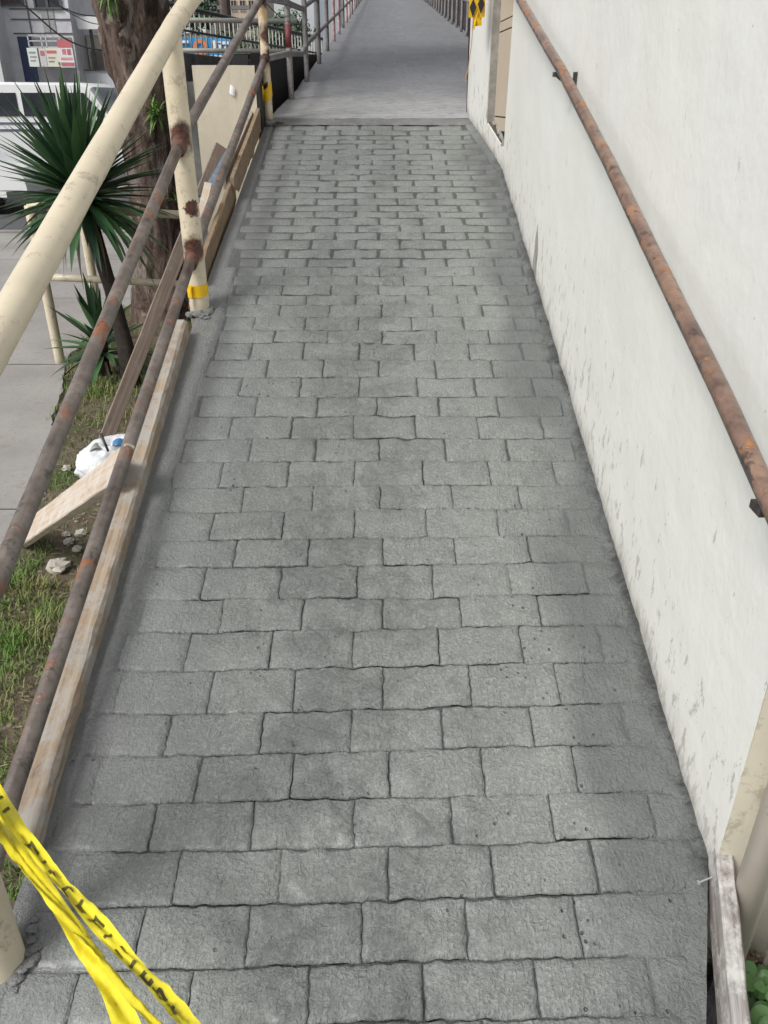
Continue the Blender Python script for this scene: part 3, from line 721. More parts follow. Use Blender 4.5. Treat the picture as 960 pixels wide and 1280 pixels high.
LET = {'C': [(0,.25,-.3,.3),(.25,1,-.3,-.15),(.25,1,.15,.3)], 'H': [(0,.28,-.3,.3),(.28,.7,-.08,.08),(.7,1,-.3,.3)], 'P': [(0,.25,-.3,.3),(.25,.9,.15,.3),(.25,.9,-.05,.08),(.7,1,.05,.25)],
       'O': [(0,.25,-.3,.3),(.25,.75,-.3,-.16),(.25,.75,.16,.3),(.75,1,-.3,.3)], 'I': [(.2,.6,-.3,.3)], 'E': [(0,.25,-.3,.3),(.25,1,-.3,-.17),(.25,1,-.06,.06),(.25,1,.17,.3)], 'R': [(0,.25,-.3,.3),(.25,.9,.16,.3),(.25,.9,-.04,.08),(.7,1,.04,.28),(.6,1,-.3,-.04)]}
ss = .19
for ch in 'IIIICIHOPEICIHOP':
    wd = .016 if ch == 'I' else .030
    glyph(ss, ss+wd, [(a, b_, c_*.8+.02, d_*.8+.02) for (a, b_, c_, d_) in LET[ch] if random.random() < .85]); ss += wd+.016

# ------------------------------------------------------------------ boards, left side
e0, e1 = 1.10, 3.035
board('form_plank', (-.738,1.095,rz(1.10,-.025)), (-.797,3.035,rz(3.035,.012)), .072, .11, UPR, M['wood'], 'long thick pale form board along the left edge of the ramp below the railing', 'board', seg=60, rag=.0028)
mb = MB()
def ply(u, v, side):
    y = 4.30+(5.44-4.30)*u; bot = .004 + .018*fbm(y*9, 1) + (.05*max(0, 1-(y-4.3)/.12)); top = .115+.02*u
    x = XLE(y) - .008 - (.020 if side else 0)
    return (x+.004*fbm(y*3, v*2), y, ramp_z(y)+bot+(top-bot)*v)
for sd in (0, 1): mb.grid(lambda u, v: ply(u, v, sd), 50, 4)
mb.grid(lambda u, v: Vector(ply(u, 1, 0)).lerp(Vector(ply(u, 1, 1)), v), 50, 1); mb.grid(lambda u, v: Vector(ply(0, u, 0)).lerp(Vector(ply(0, u, 1)), v), 2, 1)
mb.build('plywood_form', M['ply'], smooth=False, label='dirty plywood strip with a ragged bottom edge beside the upper ramp', cat='plywood', origin=(-.75,4.3,1.2))
board('form_plank', (-.790,3.42,rz(3.42,.005)), (-.785,4.40,rz(4.40,.025)), .022, .13, UPR, M['ply'], 'short plywood form strip behind the post with burnt welds', 'board', seg=24, rag=.003)
board('form_plank', (-.825,4.38,rz(4.38,.06)), (-.80,5.40,rz(5.40,.08)), .016, .07, UPR, M['wood'], 'thin raised batten nailed behind the ragged plywood strip', 'board', seg=20)
board('wood_stake', (-.855,3.62,1.05), (-.835,4.02,1.30), .035, .02, (.3,-.6,1), M['wood_pale'], 'short pale wood wedge leaning beside the middle post', 'stake')
board('wood_brace', (-.762,2.085,.715), (-1.50,2.86,.045), .118, .03, (1.13,-2.2,2.1), M['wood_pale'], 'wide pale board leaning from the ground up onto the form board', 'board', seg=24, rag=.0018, cut0=.5)
board('wood_brace', (-.985,5.22,1.405), (-1.503,3.90,.02), .075, .022, (.5,-.8,.3), M['wood_old'], 'long thin weathered grey brown batten leaning on the beige block', 'board', seg=24, rag=.0015)
# blue grey clamp lying between rail and boards
cl = MB(); cl.hexa([(-.885,4.00,1.215),(-.85,4.00,1.205),(-.79,4.55,1.42),(-.815,4.56,1.43),(-.885,4.00,1.235),(-.85,4.00,1.225),(-.79,4.55,1.44),(-.815,4.56,1.45)])
clamp = cl.build('steel_clamp', m_plain('blue_grey_steel', (.20,.26,.33), .4, .3, 20, .1, .3), label='blue grey steel channel lying beside the lower rail near the plywood', cat='clamp', origin=(-.85,4.2,1.25))
cl = MB(); cl.box((-.90,4.03,1.195),(-.845,4.08,1.25)); cl.build('clamp_block', M['rust_dark'], clamp)
cl = MB(); cl.tube([(-.88,3.98,1.19),(-.87,4.03,1.22)], .016, 8); cl.build('rusty_tip', M['weld_rust'], clamp)

# ------------------------------------------------------------------ beige block and dark wall
bl = empty('beige_block', (-.94,5.32,0), 'tall beige painted concrete block left of the ramp top', 'wall')
mb = MB(); mb.grid(lambda u, v: (-1.135+.37*u+.05*(0), 5.32+.003*fbm(u*3, v*6), -.05+1.885*v), 20, 60)
mb.grid(lambda u, v: (-1.135+.37*u, 5.32+.24*v, 1.835+.006*v), 4, 3); mb.grid(lambda u, v: (-1.135, 5.32+.24*u, -.05+1.885*v), 3, 6)
mb.build('block_face', M['beige'], bl, smooth=False)
mb = MB(); mb.box((-.764,5.325,-.05),(-.742,5.56,1.832)); mb.build('shadow_strip', M['darkwall'], bl)  # near-black strip stands in for the shadow in the gap beside the block
mb = MB(); mb.grid(lambda u, v: (-.925+.030*u+.01*v, 5.312-.006*math.sin(u*3), 1.69+.045*v-.02*u), 3, 3)
tag(mb.build('paper_scrap', m_plain('white_paper', (.8,.8,.8), .6, .03, 9, 0)), 'torn white paper scrap stuck on the beige block', 'paper')
mb = MB(); mb.grid(lambda u, v: (-.83+.12*u, 5.62+6.0*u, 1.25+(.66+.12*0)*v+.25*u), 10, 3)
mb.box((-.95,5.62,1.0),(-.845,5.64,1.90)); mb.grid(lambda u, v: (-.95+.12*u, 5.62+6*v, 1.905+.0*v), 2, 6)
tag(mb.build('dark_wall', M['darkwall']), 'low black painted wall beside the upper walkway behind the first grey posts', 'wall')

# ------------------------------------------------------------------ upper railings
ur = empty('walkway_railing', (-.65,6.46,1.6), 'grey pipe railing with a kinked lower rail along the left of the upper walkway', 'railing')
yy = [6.46,7.5] + [9.0+1.4*i for i in range(24)]
for i, y in enumerate(yy):
    x = -.675 if i == 0 else -.645
    post('post', x, y, walk_z(y)-.03, walk_z(y)+1.02, .021 if i < 6 else .02, M['pink_post'] if i in (4,5,7,8,10) else M['grey_post'], ur, 10)
m = MB(); m.tube([(-.6755,6.46,1.98),(-.6755,6.46,2.12)], .0225, 12); m.build('red_paint_patch', m_plain('maroon_paint', (.16,.035,.04), .6, .2, 30, .2), ur, smooth=True)
pipe('lower_rail', [(-.722,5.5,1.875),(-.675,6.46,1.945),(-.655,7.22,1.975),(-.650,7.8,2.085),(-.65,40,2.085+32.2*TU)], .020, M['grey_post'], ur, 10, 10)
pipe('middle_rail', [(-.722,5.5,2.19),(-.675,6.46,2.25),(-.660,7.40,2.295),(-.65,8.5,2.455),(-.65,40,2.455+31.5*TU)], .020, M['grey_post'], ur, 10, 10)
pipe('top_rail', [(-.722,5.5,2.56),(-.675,6.46,2.62),(-.65,7.4,2.78),(-.65,40,walk_z(40)+1.02)], .022, M['grey_post'], ur, 10, 10)
ur2 = empty('walkway_railing', (1.15,10,2), 'grey pipe railing with closely spaced posts along the right of the upper walkway', 'railing')
for i in range(34):
    y = 7.0+.95*i; post('post', 1.15, y, walk_z(y)-.02, walk_z(y)+1.0, .022, M['grey_post'], ur2, 8)
pipe('lower_rail', [(1.15,6.2,walk_z(6.2)+.42),(1.15,40,walk_z(40)+.42)], .022, M['grey_post'], ur2, 8, 10)
pipe('middle_rail', [(1.15,6.2,walk_z(6.2)+.72),(1.15,40,walk_z(40)+.72)], .022, M['grey_post'], ur2, 8, 10)
pipe('top_rail', [(1.15,6.2,walk_z(6.2)+1.0),(1.15,40,walk_z(40)+1.0)], .024, M['grey_post'], ur2, 8, 10)
mb = MB(); mb.box((1.30,6.1,0),(1.5,34,6.5)); tag(mb.build('side_building', m_plain('dark_building_wall', (.045,.04,.045), .8, .3, 3, .2)), 'dark side wall of a building behind the right walkway railing', 'building')  # dark concrete side wall
# descending stair rail seen through the far posts
mb = MB(); mb.tube([(-.80,12.0,2.80),(-.20,12.9,2.42)], .03, 8); mb.tube([(-.80,12.0,2.60),(-.30,12.8,2.25)], .022, 8)

# ------------------------------------------------------------------ cream low fence
fe = empty('low_fence', (-2.29,5.39,0), 'low cream pipe fence with two rails behind the spiky plant', 'fence')
post('post', -2.285, 5.39, -.05, 1.05, .034, M['cream'], fe)
post('post', -2.16, 5.95, -.05, .98, .032, M['cream'], fe)
pipe('rail', [(-2.285,5.39,1.05),(-1.15,5.39,.985)], .026, M['cream'], fe)
pipe('rail', [(-2.25,5.39,.60),(-1.15,5.39,.545)], .024, M['cream'], fe)
pipe('rail', [(-2.285,5.39,1.05),(-2.16,5.95,1.0),(-2.16,8.6,1.0)], .024, M['cream'], fe)
#@@PART2
# ------------------------------------------------------------------ background platform railing
bf = empty('platform_railing', (-1.9,9,2), 'grey platform railing with thin vertical bars beyond the beige block', 'railing')
def bfp(s): return Vector((-2.30+ (2.30-.95)*s, 8.0+6.0*s, 0))
M['darkrail'] = m_plain('dark_rail', (.09,.095,.10), .5, .3, 12, .1); M['palerail'] = m_plain('pale_rail', (.40,.40,.36), .5, .2, 12, .1)
a, b_ = bfp(0), bfp(1)
for z, r in ((2.47,.020),(2.27,.012),(2.06,.014)):
    m = MB(); m.tube([(a.x,a.y,z),(b_.x,b_.y,z)], r, 8); m.build('rail', M['darkrail'], bf, smooth=True)
base = None
for i in range(48):
    p = bfp(i/47)
    if base is None:
        m = MB(); m.tube([(0,0,0),(0,0,.43)], .0085, 6); me = m.mesh('bar', M['palerail'], True)
        base = me
    o = bpy.data.objects.new('bar', me); col.objects.link(o); o.location = p + Vector((0,0,2.04)); adopt(o, bf)
mb = MB()
for i in (0, 1): pass
mb.hexa([(a.x-.0,a.y,1.78),(a.x+.25,a.y-.05,1.78),(b_.x+.25,b_.y,1.78),(b_.x,b_.y,1.78),(a.x,a.y,2.035),(a.x+.25,a.y-.05,2.035),(b_.x+.25,b_.y,2.035),(b_.x,b_.y,2.035)])
mb.build('concrete_beam', m_plain('old_beam', (.17,.17,.175), .85, .5, 6, .5, bd=.02), bf)
bf2 = empty('pipe_railing', (-1.6,7.6,2), 'two pale horizontal pipes with thin posts behind the beige block', 'railing')
for z, r in ((2.235,.019),(2.02,.018)):
    m = MB(); m.tube([(-2.1,7.6,z),(-.72,7.6,z-.01)], r, 10); m.build('rail', M['palerail'], bf2, smooth=True)
for x, z0 in ((-1.86,1.2),(-1.0,1.2)):
    m = MB(); m.tube([(x,7.62,z0),(x,7.62,2.7)], .021, 10); m.build('post', M['palerail'], bf2, smooth=True)
mb = MB(); mb.box((-2.2,8.3,-.02),(-1.0,8.5,1.80)); tag(mb.build('retaining_wall', m_plain('grey_retaining', (.20,.20,.19), .85, .3, 5, .4)), 'grey retaining wall under the platform railing behind the beige block', 'wall')

# blue banner
bn = empty('blue_banner', (-3.2,16,2.4), 'blue banner with an orange ring and white lettering behind the platform railing', 'banner')
m = MB(); m.grid(lambda u, v: (-3.86+1.28*u, 16.0+.01*math.sin(u*20), 2.22+(.40)*v-.03*u), 12, 4); m.build('cloth', m_plain('banner_blue', (.03,.30,.62), .5, .25, 3, 0), bn)
m = MB()
for k in range(20):
    a0, a1 = 2*math.pi*k/20, 2*math.pi*(k+1)/20
    m.add([(-3.22+.13*math.cos(a0),15.97,2.45+.13*math.sin(a0)),(-3.22+.13*math.cos(a1),15.97,2.45+.13*math.sin(a1)),(-3.22+.07*math.cos(a1),15.97,2.45+.07*math.sin(a1)),(-3.22+.07*math.cos(a0),15.97,2.45+.07*math.sin(a0))], [(0,1,2,3)])
m.build('ring', m_plain('banner_orange', (.75,.20,.08), .5, .1, 5, 0), bn)
m = MB()
for (x0, x1, z0, z1) in ((-3.68,-3.42,2.52,2.56),(-3.68,-3.64,2.40,2.53),(-3.58,-3.54,2.40,2.5),(-3.0,-2.95,2.40,2.56),(-2.9,-2.72,2.5,2.545),(-2.9,-2.86,2.38,2.52),(-2.80,-2.76,2.38,2.47),(-3.05,-2.7,2.30,2.335),(-3.75,-3.45,2.29,2.32)):
    m.box((x0,15.965,z0),(x1,15.975,z1))
m.build('lettering', m_plain('banner_white', (.8,.82,.85), .5, .05, 5, 0), bn)

# ------------------------------------------------------------------ street: van, car, buildings
M['carwhite'] = m_plain('white_car_paint', (.80,.81,.80), .25, .04, 3, 0); M['glass'] = m_plain('dark_glass', (.02,.025,.035), .12, .2, 2, 0)
M['tyre'] = m_plain('tyre_rubber', (.02,.02,.02), .8, .2, 10, .2); M['rim'] = m_plain('wheel_rim', (.4,.4,.42), .35, .1, 10, 0, .7); M['chrome'] = m_plain('headlight_glass', (.55,.58,.62), .1, .2, 10, 0, .3)
def extr(prof, x0, y0, y1, inset=.06, zoff=0):
    m = MB(); n = len(prof); ys_ = [(y0, inset), (y0+.12, 0), (y1-.12, 0), (y1, inset)]
    cz = sum(p[1] for p in prof)/n; cx = sum(p[0] for p in prof)/n
    for y, k in ys_:
        for px, pz in prof: m.v.append((x0+px+(cx-px)*k*.25, y, pz+(cz-pz)*k))
    for j in range(3):
        for i in range(n): m.f.append([j*n+i, j*n+(i+1) % n, (j+1)*n+(i+1) % n, (j+1)*n+i]); m.m.append(0)
    m.f.append(list(range(n))[::-1]); m.f.append([3*n+i for i in range(n)]); m.m += [0, 0]; return m
def wheel(x, y, r, parent):
    m = MB(); m.tube([(x,y-.1,r),(x,y-.08,r),(x,y+.08,r),(x,y+.1,r)], [r*.93,r,r,r*.93], 24); wo_ = m.build('wheel', M['tyre'], parent, smooth=False)
    m = MB(); m.tube([(x,y-.112,r),(x,y-.09,r)], [r*.5,r*.62], 16); m.build('rim', M['rim'], wo_)
van = empty('white_van', (-7.4,17.8,0), 'large white van with dark side windows parked across the road behind the spiky plant', 'van')
vp = [(-4.6,.32),(-.25,.32),(-.02,.45),(0,.95),(-.25,1.08),(-.42,1.30),(-.75,1.86),(-.95,1.93),(-4.4,1.96),(-4.6,1.85)]
extr(vp, -4.85, 17.0, 18.8).build('body', M['carwhite'], van, angle=35)
def panel(name, x0, x1, z0, z1, y, mat, parent, sl=0):
    m = MB(); m.hexa([(x0,y,z0),(x1,y,z0),(x1,y+.03,z0),(x0,y+.03,z0),(x0,y,z1),(x1-sl,y,z1),(x1-sl,y+.03,z1),(x0,y+.03,z1)]); return m.build(name, mat, parent)
for x0, x1, s_ in ((-9.2,-8.1,0),(-8.0,-7.05,0),(-6.95,-6.3,0),(-6.2,-5.4,.35)): panel('window', x0, x1, 1.36, 1.76, 16.985, M['glass'], van, s_)
for z_ in (1.22, 1.10): panel('trim_stripe', -9.3, -5.2, z_, z_+.035, 16.987, m_plain('stripe_grey', (.12,.13,.2), .4), van)
m = MB(); m.hexa([(-5.62,17.15,1.84),(-5.27,17.1,1.34),(-5.27,18.7,1.34),(-5.62,18.65,1.84),(-5.58,17.15,1.86),(-5.22,17.1,1.36),(-5.22,18.7,1.36),(-5.58,18.65,1.86)]); m.build('windscreen', m_plain('windscreen_glass', (.12,.14,.15), .1, .1, 3, 0), van)
for x in (-8.6,-5.9): wheel(x, 17.12, .36, van)
car = empty('white_car', (-7.5,14.2,0), 'white car nose with a headlight in front of the van at the left edge', 'car')
cp = [(-4.3,.22),(-.12,.20),(0,.32),(-.02,.52),(-.16,.68),(-1.1,.86),(-1.75,1.36),(-3.4,1.40),(-4.1,.95),(-4.3,.85)]
extr(cp, -5.66, 13.5, 15.2, .10).build('body', M['carwhite'], car, angle=35)
for x0, x1, s_ in ((-8.9,-8.05,0),(-7.95,-7.3,.3)): panel('window', x0, x1, .92, 1.28, 13.50, M['glass'], car, s_)
m = MB(); m.hexa([(-5.98,13.50,.50),(-5.76,13.54,.47),(-5.74,13.70,.47),(-5.98,13.60,.5),(-6.04,13.50,.62),(-5.80,13.56,.59),(-5.78,13.70,.59),(-6.04,13.60,.62)]); m.build('headlight', M['chrome'], car)
for x in (-9.0,-6.45): wheel(x, 13.60, .31, car)
panel('bumper', -6.05, -5.70, .22, .34, 13.49, m_plain('dark_bumper', (.05,.05,.055), .5), car)

def bldg(name, x0, x1, y0, y1, z1, mat, label, z0=0):
    e = empty(name, ((x0+x1)/2, y0, 0), label, 'building'); m = MB(); m.box((x0,y0,z0),(x1,y1,z1)); m.build('wall', mat, e); return e
M['gconc'] = m_plain('grey_render', (.60,.60,.62), .9, .2, 1.2, .4, bd=.03)
gb = bldg('grey_building', -11.2, -8.83, 26, 34, 9, M['gconc'], 'bare grey rendered building with dark windows above shop posters')
m = MB()
for z in (3.87, 3.62, 3.28): m.box((-10.5,25.975,z),(-8.84,26.0,z+.03))
for x in (-10.0, -9.45): m.box((x,25.97,3.25),(x+.03,26.0,4.1))
m.build('render_joint', m_plain('joint_dark', (.12,.12,.125), .9), gb)
def win(x0, x1, z0, z1, y, parent, mat=None, fr=.05, fm=None):
    m = MB(); d = .03
    m.box((x0-fr,y-.03-d,z0-fr),(x1+fr,y-d,z0)); m.box((x0-fr,y-.03-d,z1),(x1+fr,y-d,z1+fr)); m.box((x0-fr,y-.03-d,z0),(x0,y-d,z1)); m.box((x1,y-.03-d,z0),(x1+fr,y-d,z1)); m.box(((x0+x1)/2-.02,y-.03-d,z0),((x0+x1)/2+.02,y-d,z1))
    w_ = m.build('window', fm or M['darkrail'], parent); m = MB(); m.box((x0,y-.02,z0),(x1,y-.008,z1)); m.build('pane', mat or M['glass'], w_)
win(-9.72,-9.05,3.92,5.0,26,gb); win(-10.75,-10.1,4.0,5.0,26,gb, m_plain('brown_curtain', (.10,.07,.07), .8)); win(-9.72,-9.05,5.8,7,26,gb)
panel('plaster_patch', -9.62,-9.28,3.32,3.88,25.975,m_plain('pale_patch',(.38,.38,.38),.9),gb)
panel('shop_door', -10.42,-10.02,.1,3.22,25.97,m_plain('blue_black_door',(.02,.035,.10),.5),gb)
panel('shop_opening', -10.0,-8.9,.1,3.2,25.975,m_plain('dim_shop',(.25,.25,.27),.8),gb)
sg = empty('scaffold_grille', (-9.6,25.6,3), 'thin white window grille frame on the grey building above the posters', 'grille')
m = MB()
for z in (2.93,3.08,3.22): m.box((-10.0,25.62,z),(-9.12,25.65,z+.025))
for x in (-10.0,-9.63,-9.5,-9.12): m.box((x,25.62,2.7),(x+.03,25.66,3.24))
m.build('bars', m_plain('grille_white',(.6,.6,.6),.6), sg)
def poster(x0, x1, z0, z1, y, bgc, marks, label):
    e = empty('poster', ((x0+x1)/2,y,z0), label, 'poster'); m = MB(); m.box((x0,y,z0),(x1,y+.02,z1)); m.build('sheet', m_plain('poster_sheet', bgc, .6, .05, 4, 0), e)
    for (a, b2, c_, d_, cc) in marks:
        m = MB(); m.box((x0+(x1-x0)*a,y-.008,z0+(z1-z0)*c_),(x0+(x1-x0)*b2,y-.002,z0+(z1-z0)*d_)); m.build('print', m_plain('poster_print', cc, .6, .1, 4, 0), e)
RD = (.55,.16,.17); GR = (.3,.32,.3)
poster(-10.02,-9.74,2.46,2.92,25.5,(.72,.76,.72),[(.15,.8,.72,.8,GR),(.2,.85,.5,.56,GR),(.2,.7,.3,.36,GR)],'pale greenish poster, leftmost on the grey shop front')
poster(-9.70,-9.52,2.46,2.92,25.52,(.62,.60,.60),[(.2,.8,.6,.85,RD)],'narrow poster with a red block between the two wider posters')
poster(-9.50,-9.10,2.46,2.92,25.5,(.74,.72,.62),[(.05,.75,.72,.86,RD),(.1,.6,.45,.52,(.5,.3,.25)),(.1,.5,.25,.32,GR),(.75,.9,.1,.25,(.15,.3,.12))],'cream poster with a red heading on the grey shop front')
poster(-9.12,-8.72,2.44,3.12,25.45,(.78,.76,.77),[(0,1,.72,1,RD),(.25,.5,.48,.66,(.7,.2,.2)),(.6,.85,.46,.66,RD),(.05,.95,.05,.18,RD),(.1,.9,.28,.36,(.7,.35,.35))],'red and white poster at the right corner of the grey shop front')
wb = bldg('white_building', -15, -10.70, 25.2, 33, 9, m_plain('white_render', (.66,.67,.67), .8, .1, 1.5, .2), 'white rendered building at the far left edge')
cb = bldg('cream_shophouse', -8.80, -5.2, 27, 33, 3.32, m_plain('cream_render', (.60,.57,.48), .8, .18, 1.4, .2), 'low cream shophouse with brown shutter panels behind the posters')
for x0, x1 in ((-8.72,-8.38),(-8.24,-7.5),(-7.4,-6.6),(-6.5,-5.7)): panel('shutter', x0, x1, 2.45, 2.92, 26.965, m_plain('brown_shutter', (.28,.23,.21), .7, .1, 3, .1), cb)
panel('parapet', -8.8,-5.2,3.36,3.75,26.9,m_plain('parapet_white',(.75,.76,.76),.8),cb)
panel('lower_fascia', -8.9,-5.2,1.9,2.38,26.5,m_plain('fascia_white',(.66,.68,.72),.6),cb)
panel('fascia_line', -8.9,-5.2,2.385,2.41,26.45,M['darkrail'],cb)
bb = empty('white_billboard', (-8.3,26.5,3.6), 'tilted blank white billboard with a dark blue corner above the cream shophouse', 'billboard')
m = MB(); m.hexa([(-8.75,26.3,3.42),(-7.95,26.3,3.42),(-7.95,26.34,3.42),(-8.75,26.34,3.42),(-8.80,26.3,3.72),(-8.12,26.3,3.74),(-8.12,26.34,3.74),(-8.80,26.34,3.72)]); m.build('board', M['carwhite'], bb)
m = MB(); m.hexa([(-8.10,26.28,3.50),(-7.88,26.28,3.48),(-7.88,26.32,3.48),(-8.10,26.32,3.5),(-8.20,26.28,3.74),(-8.0,26.28,3.74),(-8.0,26.32,3.74),(-8.2,26.32,3.74)]); m.build('blue_corner', m_plain('navy', (.06,.07,.16), .5), bb)
m = MB(); m.tube([(-8.5,26.6,0),(-8.5,26.6,3.5)], .05, 8); m.tube([(-7.9,26.6,0),(-7.9,26.6,3.5)], .05, 8); m.build('legs', M['darkrail'], bb)
tw = bldg('distant_tower', -13.6, -11.9, 62, 70, 8.4, m_plain('tower_pale', (.62,.62,.64), .8, .1, .6, .1), 'small pale distant tower between the grey building and the trunk')
for k in range(5):
    for q in range(3): win(-13.4+q*.55,-13.05+q*.55,4.8+k*.7,5.15+k*.7,62,tw,M['darkrail'],.03)
bt = bldg('beige_tower', -11.7, -9.0, 66, 76, 22, m_plain('tower_beige', (.60,.50,.40), .8, .08, .6, .1), 'tall beige apartment tower far behind the platform railing')
for k in range(8):
    for q in range(4): win(-11.45+q*.62,-11.1+q*.62,5.0+k*1.1,5.6+k*1.1,66,bt,M['glass'],.04,m_plain('tower_frame',(.5,.42,.36),.8))
bt2 = bldg('hazy_building', -5.3, -3.4, 70, 80, 9.5, m_plain('tower_blue', (.50,.55,.62), .8, .06, .6, .1), 'pale blue grey building at the far end behind the trees')
up = empty('utility_pole', (-4.4,27,0), 'dark utility pole rising behind the platform railing', 'pole')
m = MB(); m.tube([(-4.62,27,0),(-4.55,27,9)], .13, 10); m.build('pole', m_plain('dark_wood_pole', (.07,.055,.05), .8, .3, 5, .2), up)
m = MB(); m.box((-5.3,26.95,3.95),(-3.9,27.05,4.05)); m.build('crossarm', m_plain('crossarm_grey', (.2,.19,.18), .8), up)
def cable(pts, r, label):
    P = smooth_path(pts, 40); m = MB(); m.tube(P, r, 6); tag(m.build('overhead_cable', M['black'], smooth=True), label, 'cable')
cable([(-10.3,24,4.6),(-9.2,24,3.72),(-8.3,24,3.02),(-7.2,24,2.78),(-5.2,24,2.9),(-3,24,3.4)], .022, 'thick dark cable sagging diagonally across the grey building')
cable([(-9.6,24,4.5),(-8.3,24,3.74),(-7.4,24,3.55),(-5.6,24,3.6)], .016, 'thin dark cable crossing near the top of the grey building')
cable([(-9.4,24.4,4.5),(-8.2,24.4,3.62),(-7.2,24.4,3.40),(-5,24.4,3.7)], .012, 'lowest thin cable running past the white billboard')
cable([(-8.1,25,4.3),(-7.8,25,3.98),(-7.4,25,3.90),(-6,25,4.2)], .012, 'short thin cable loop against the sky left of the trunk')
cable([(-2.95,20,3.9),(-2.4,20,3.35),(-2.0,20,3.05)], .012, 'diagonal wire against the sky right of the utility pole')

# ------------------------------------------------------------------ plants
def m_leaf(name, a, b, rough=.4, spec=.5):
    t = NT(name); r = t.n('ShaderNodeObjectInfo').outputs['Random']; n_ = t.noise(t.geo, 6, 3)
    c = t.mix(t.ramp(t.math('ADD', t.math('MULTIPLY', r, .6), t.math('MULTIPLY', n_, .4)), (.2, 0), (.8, 1)), a, b)
    return t.done(c, rough, t.bump(t.noise(t.mapping(t.tc, (3,120,3)), 1, 2), .15, .002), spec=spec)
M['yucca'] = m_leaf('yucca_leaf', (.018,.052,.026), (.075,.165,.06)); M['yucca_dry'] = m_leaf('yucca_dry', (.10,.095,.05), (.16,.15,.08))
M['fol'] = m_leaf('foliage', (.03,.07,.03), (.075,.13,.06), .6, .3)
M['fol_haze'] = m_leaf('foliage_pale', (.09,.14,.09), (.16,.22,.14), .7, .2)
def leaf_mesh(name, L, wd, droop, mat, segs=6):
    m = MB()
    for i in range(segs+1):
        s = i/segs; ww = wd*(.55+.75*s*(1-s)*2 if s < .6 else (1-s)*2.28*.91)*.5; ww = max(ww, .0012)
        x = L*s*(1-.12*droop*s); z = -droop*L*.5*s*s
        m.v += [(x, -ww, z+ww*.45), (x, 0, z), (x, ww, z+ww*.45)]
    for i in range(segs):
        a = 3*i; m.f += [[a, a+1, a+4, a+3], [a+1, a+2, a+5, a+4]]; m.m += [0, 0]
    return m.mesh(name, mat, True)
def yucca(loc, zc, n, L, label, lean, stem_pts, rad):
    root = empty('spiky_yucca', loc, label, 'plant'); rt = Vector(loc)
    m = MB(); m.tube(stem_pts, rad, 12, jit=.3); m.build('stem', m_plain('yucca_stem', (.045,.034,.028), .9, .5, 25, .8, bd=.02), root, smooth=True)
    var = [leaf_mesh('leaf', L*random.uniform(.85,1.12), .058, d, M['yucca']) for d in (.03,.12,.25,.45,.8)]
    dry = leaf_mesh('leaf', L*.8, .025, 1.2, M['yucca_dry'])
    c = Vector(stem_pts[-1])
    for i in range(n):
        s = i/n; el = R(88 - 118*s**.85 + random.uniform(-9, 9)); az = i*2.39996+random.uniform(-.2,.2)
        me = var[min(4, max(0, int((s*1.05)**1.3*5*random.uniform(.5,1.1))))]
        if s > .88 and random.random() < .45: me = dry
        o = bpy.data.objects.new('leaf', me); col.objects.link(o)
        d = Vector((math.cos(az)*math.cos(el), math.sin(az)*math.cos(el), math.sin(el)))
        side = Vector((-math.sin(az), math.cos(az), 0)); upv = d.cross(side)*-1
        if upv.z < 0 and el < R(80): upv = -upv; side = -side
        side = upv.cross(d)
        mm = Matrix.Identity(3)
        for k, a_ in enumerate((d, side, upv)):
            for j in range(3): mm[j][k] = a_[j]
        o.rotation_mode = 'QUATERNION'; o.rotation_quaternion = mm.to_quaternion(); sc_ = random.uniform(.8, 1.08); o.scale = (sc_,)*3
        o.parent = root; o.location = c + Vector((d.x*.02, d.y*.02, -.16*s+.03)) - rt
    return root
yucca((-1.75,5.05,0), 1.2, 230, .56, 'large dark green spiky yucca on a leaning stem behind the cream top rail', 0, [(-1.66,4.95,-.05),(-1.67,4.98,.25),(-1.72,5.02,.6),(-1.79,5.06,.95),(-1.83,5.08,1.20)], [.065,.05,.042,.045,.04])
yucca((-1.93,5.15,0), .3, 46, .42, 'small dark green yucca low on the ground left of the large yucca stem', 0, [(-1.90,5.15,-.05),(-1.90,5.14,.1),(-1.88,5.14,.24)], [.045,.05,.04])

# big tree
def m_bark():
    t = NT('bark'); g = t.geo
    v = t.mapping(g, (1,1,.30)); a = t.noise(v, 8, 6, .7, 1.0); b = t.vor(t.mapping(g, (1,1,.33)), 13, 'F1'); d = t.noise(v, 34, 5, .7, .5)
    c = t.mix(t.ramp(a, (.35, 0), (.6, 1)), (.04,.027,.024), (.19,.14,.115))
    c = t.mix(t.ramp(t.noise(t.mapping(g, (1,1,.4), loc=(7,3,1)), 5.5, 5, .7, 1.2), (.53, 0), (.59, .85)), c, (.27,.235,.21))
    c = t.mix(t.ramp(d, (.55, 0), (.7, .8)), c, (.02,.013,.012))
    return t.done(c, .92, t.bump(t.math('ADD', a, t.math('MULTIPLY', d, .6)), .9, .04), spec=.15)
M['bark'] = m_bark()
tree = empty('big_tree', (-1.88,6.8,0), 'thick tree trunk with flaking red brown bark behind the yucca', 'tree')
mb = MB(); path = [(-1.84,6.8,-.15),(-1.86,6.8,.1),(-1.87,6.8,.35),(-1.84,6.8,.9),(-1.84,6.8,1.3),(-1.85,6.8,1.75),(-1.88,6.8,2.3),(-1.95,6.8,3.0),(-2.0,6.85,3.8),(-1.95,6.95,4.6)]
rad = [.40,.30,.235,.185,.185,.19,.25,.24,.22,.16]
P = smooth_path(path, 135); rr = []
for i in range(len(P)):
    s = i/(len(P)-1)*(len(rad)-1); k = min(int(s), len(rad)-2); rr.append(rad[k]+(rad[k+1]-rad[k])*(s-k))
b0 = 0; n = 64
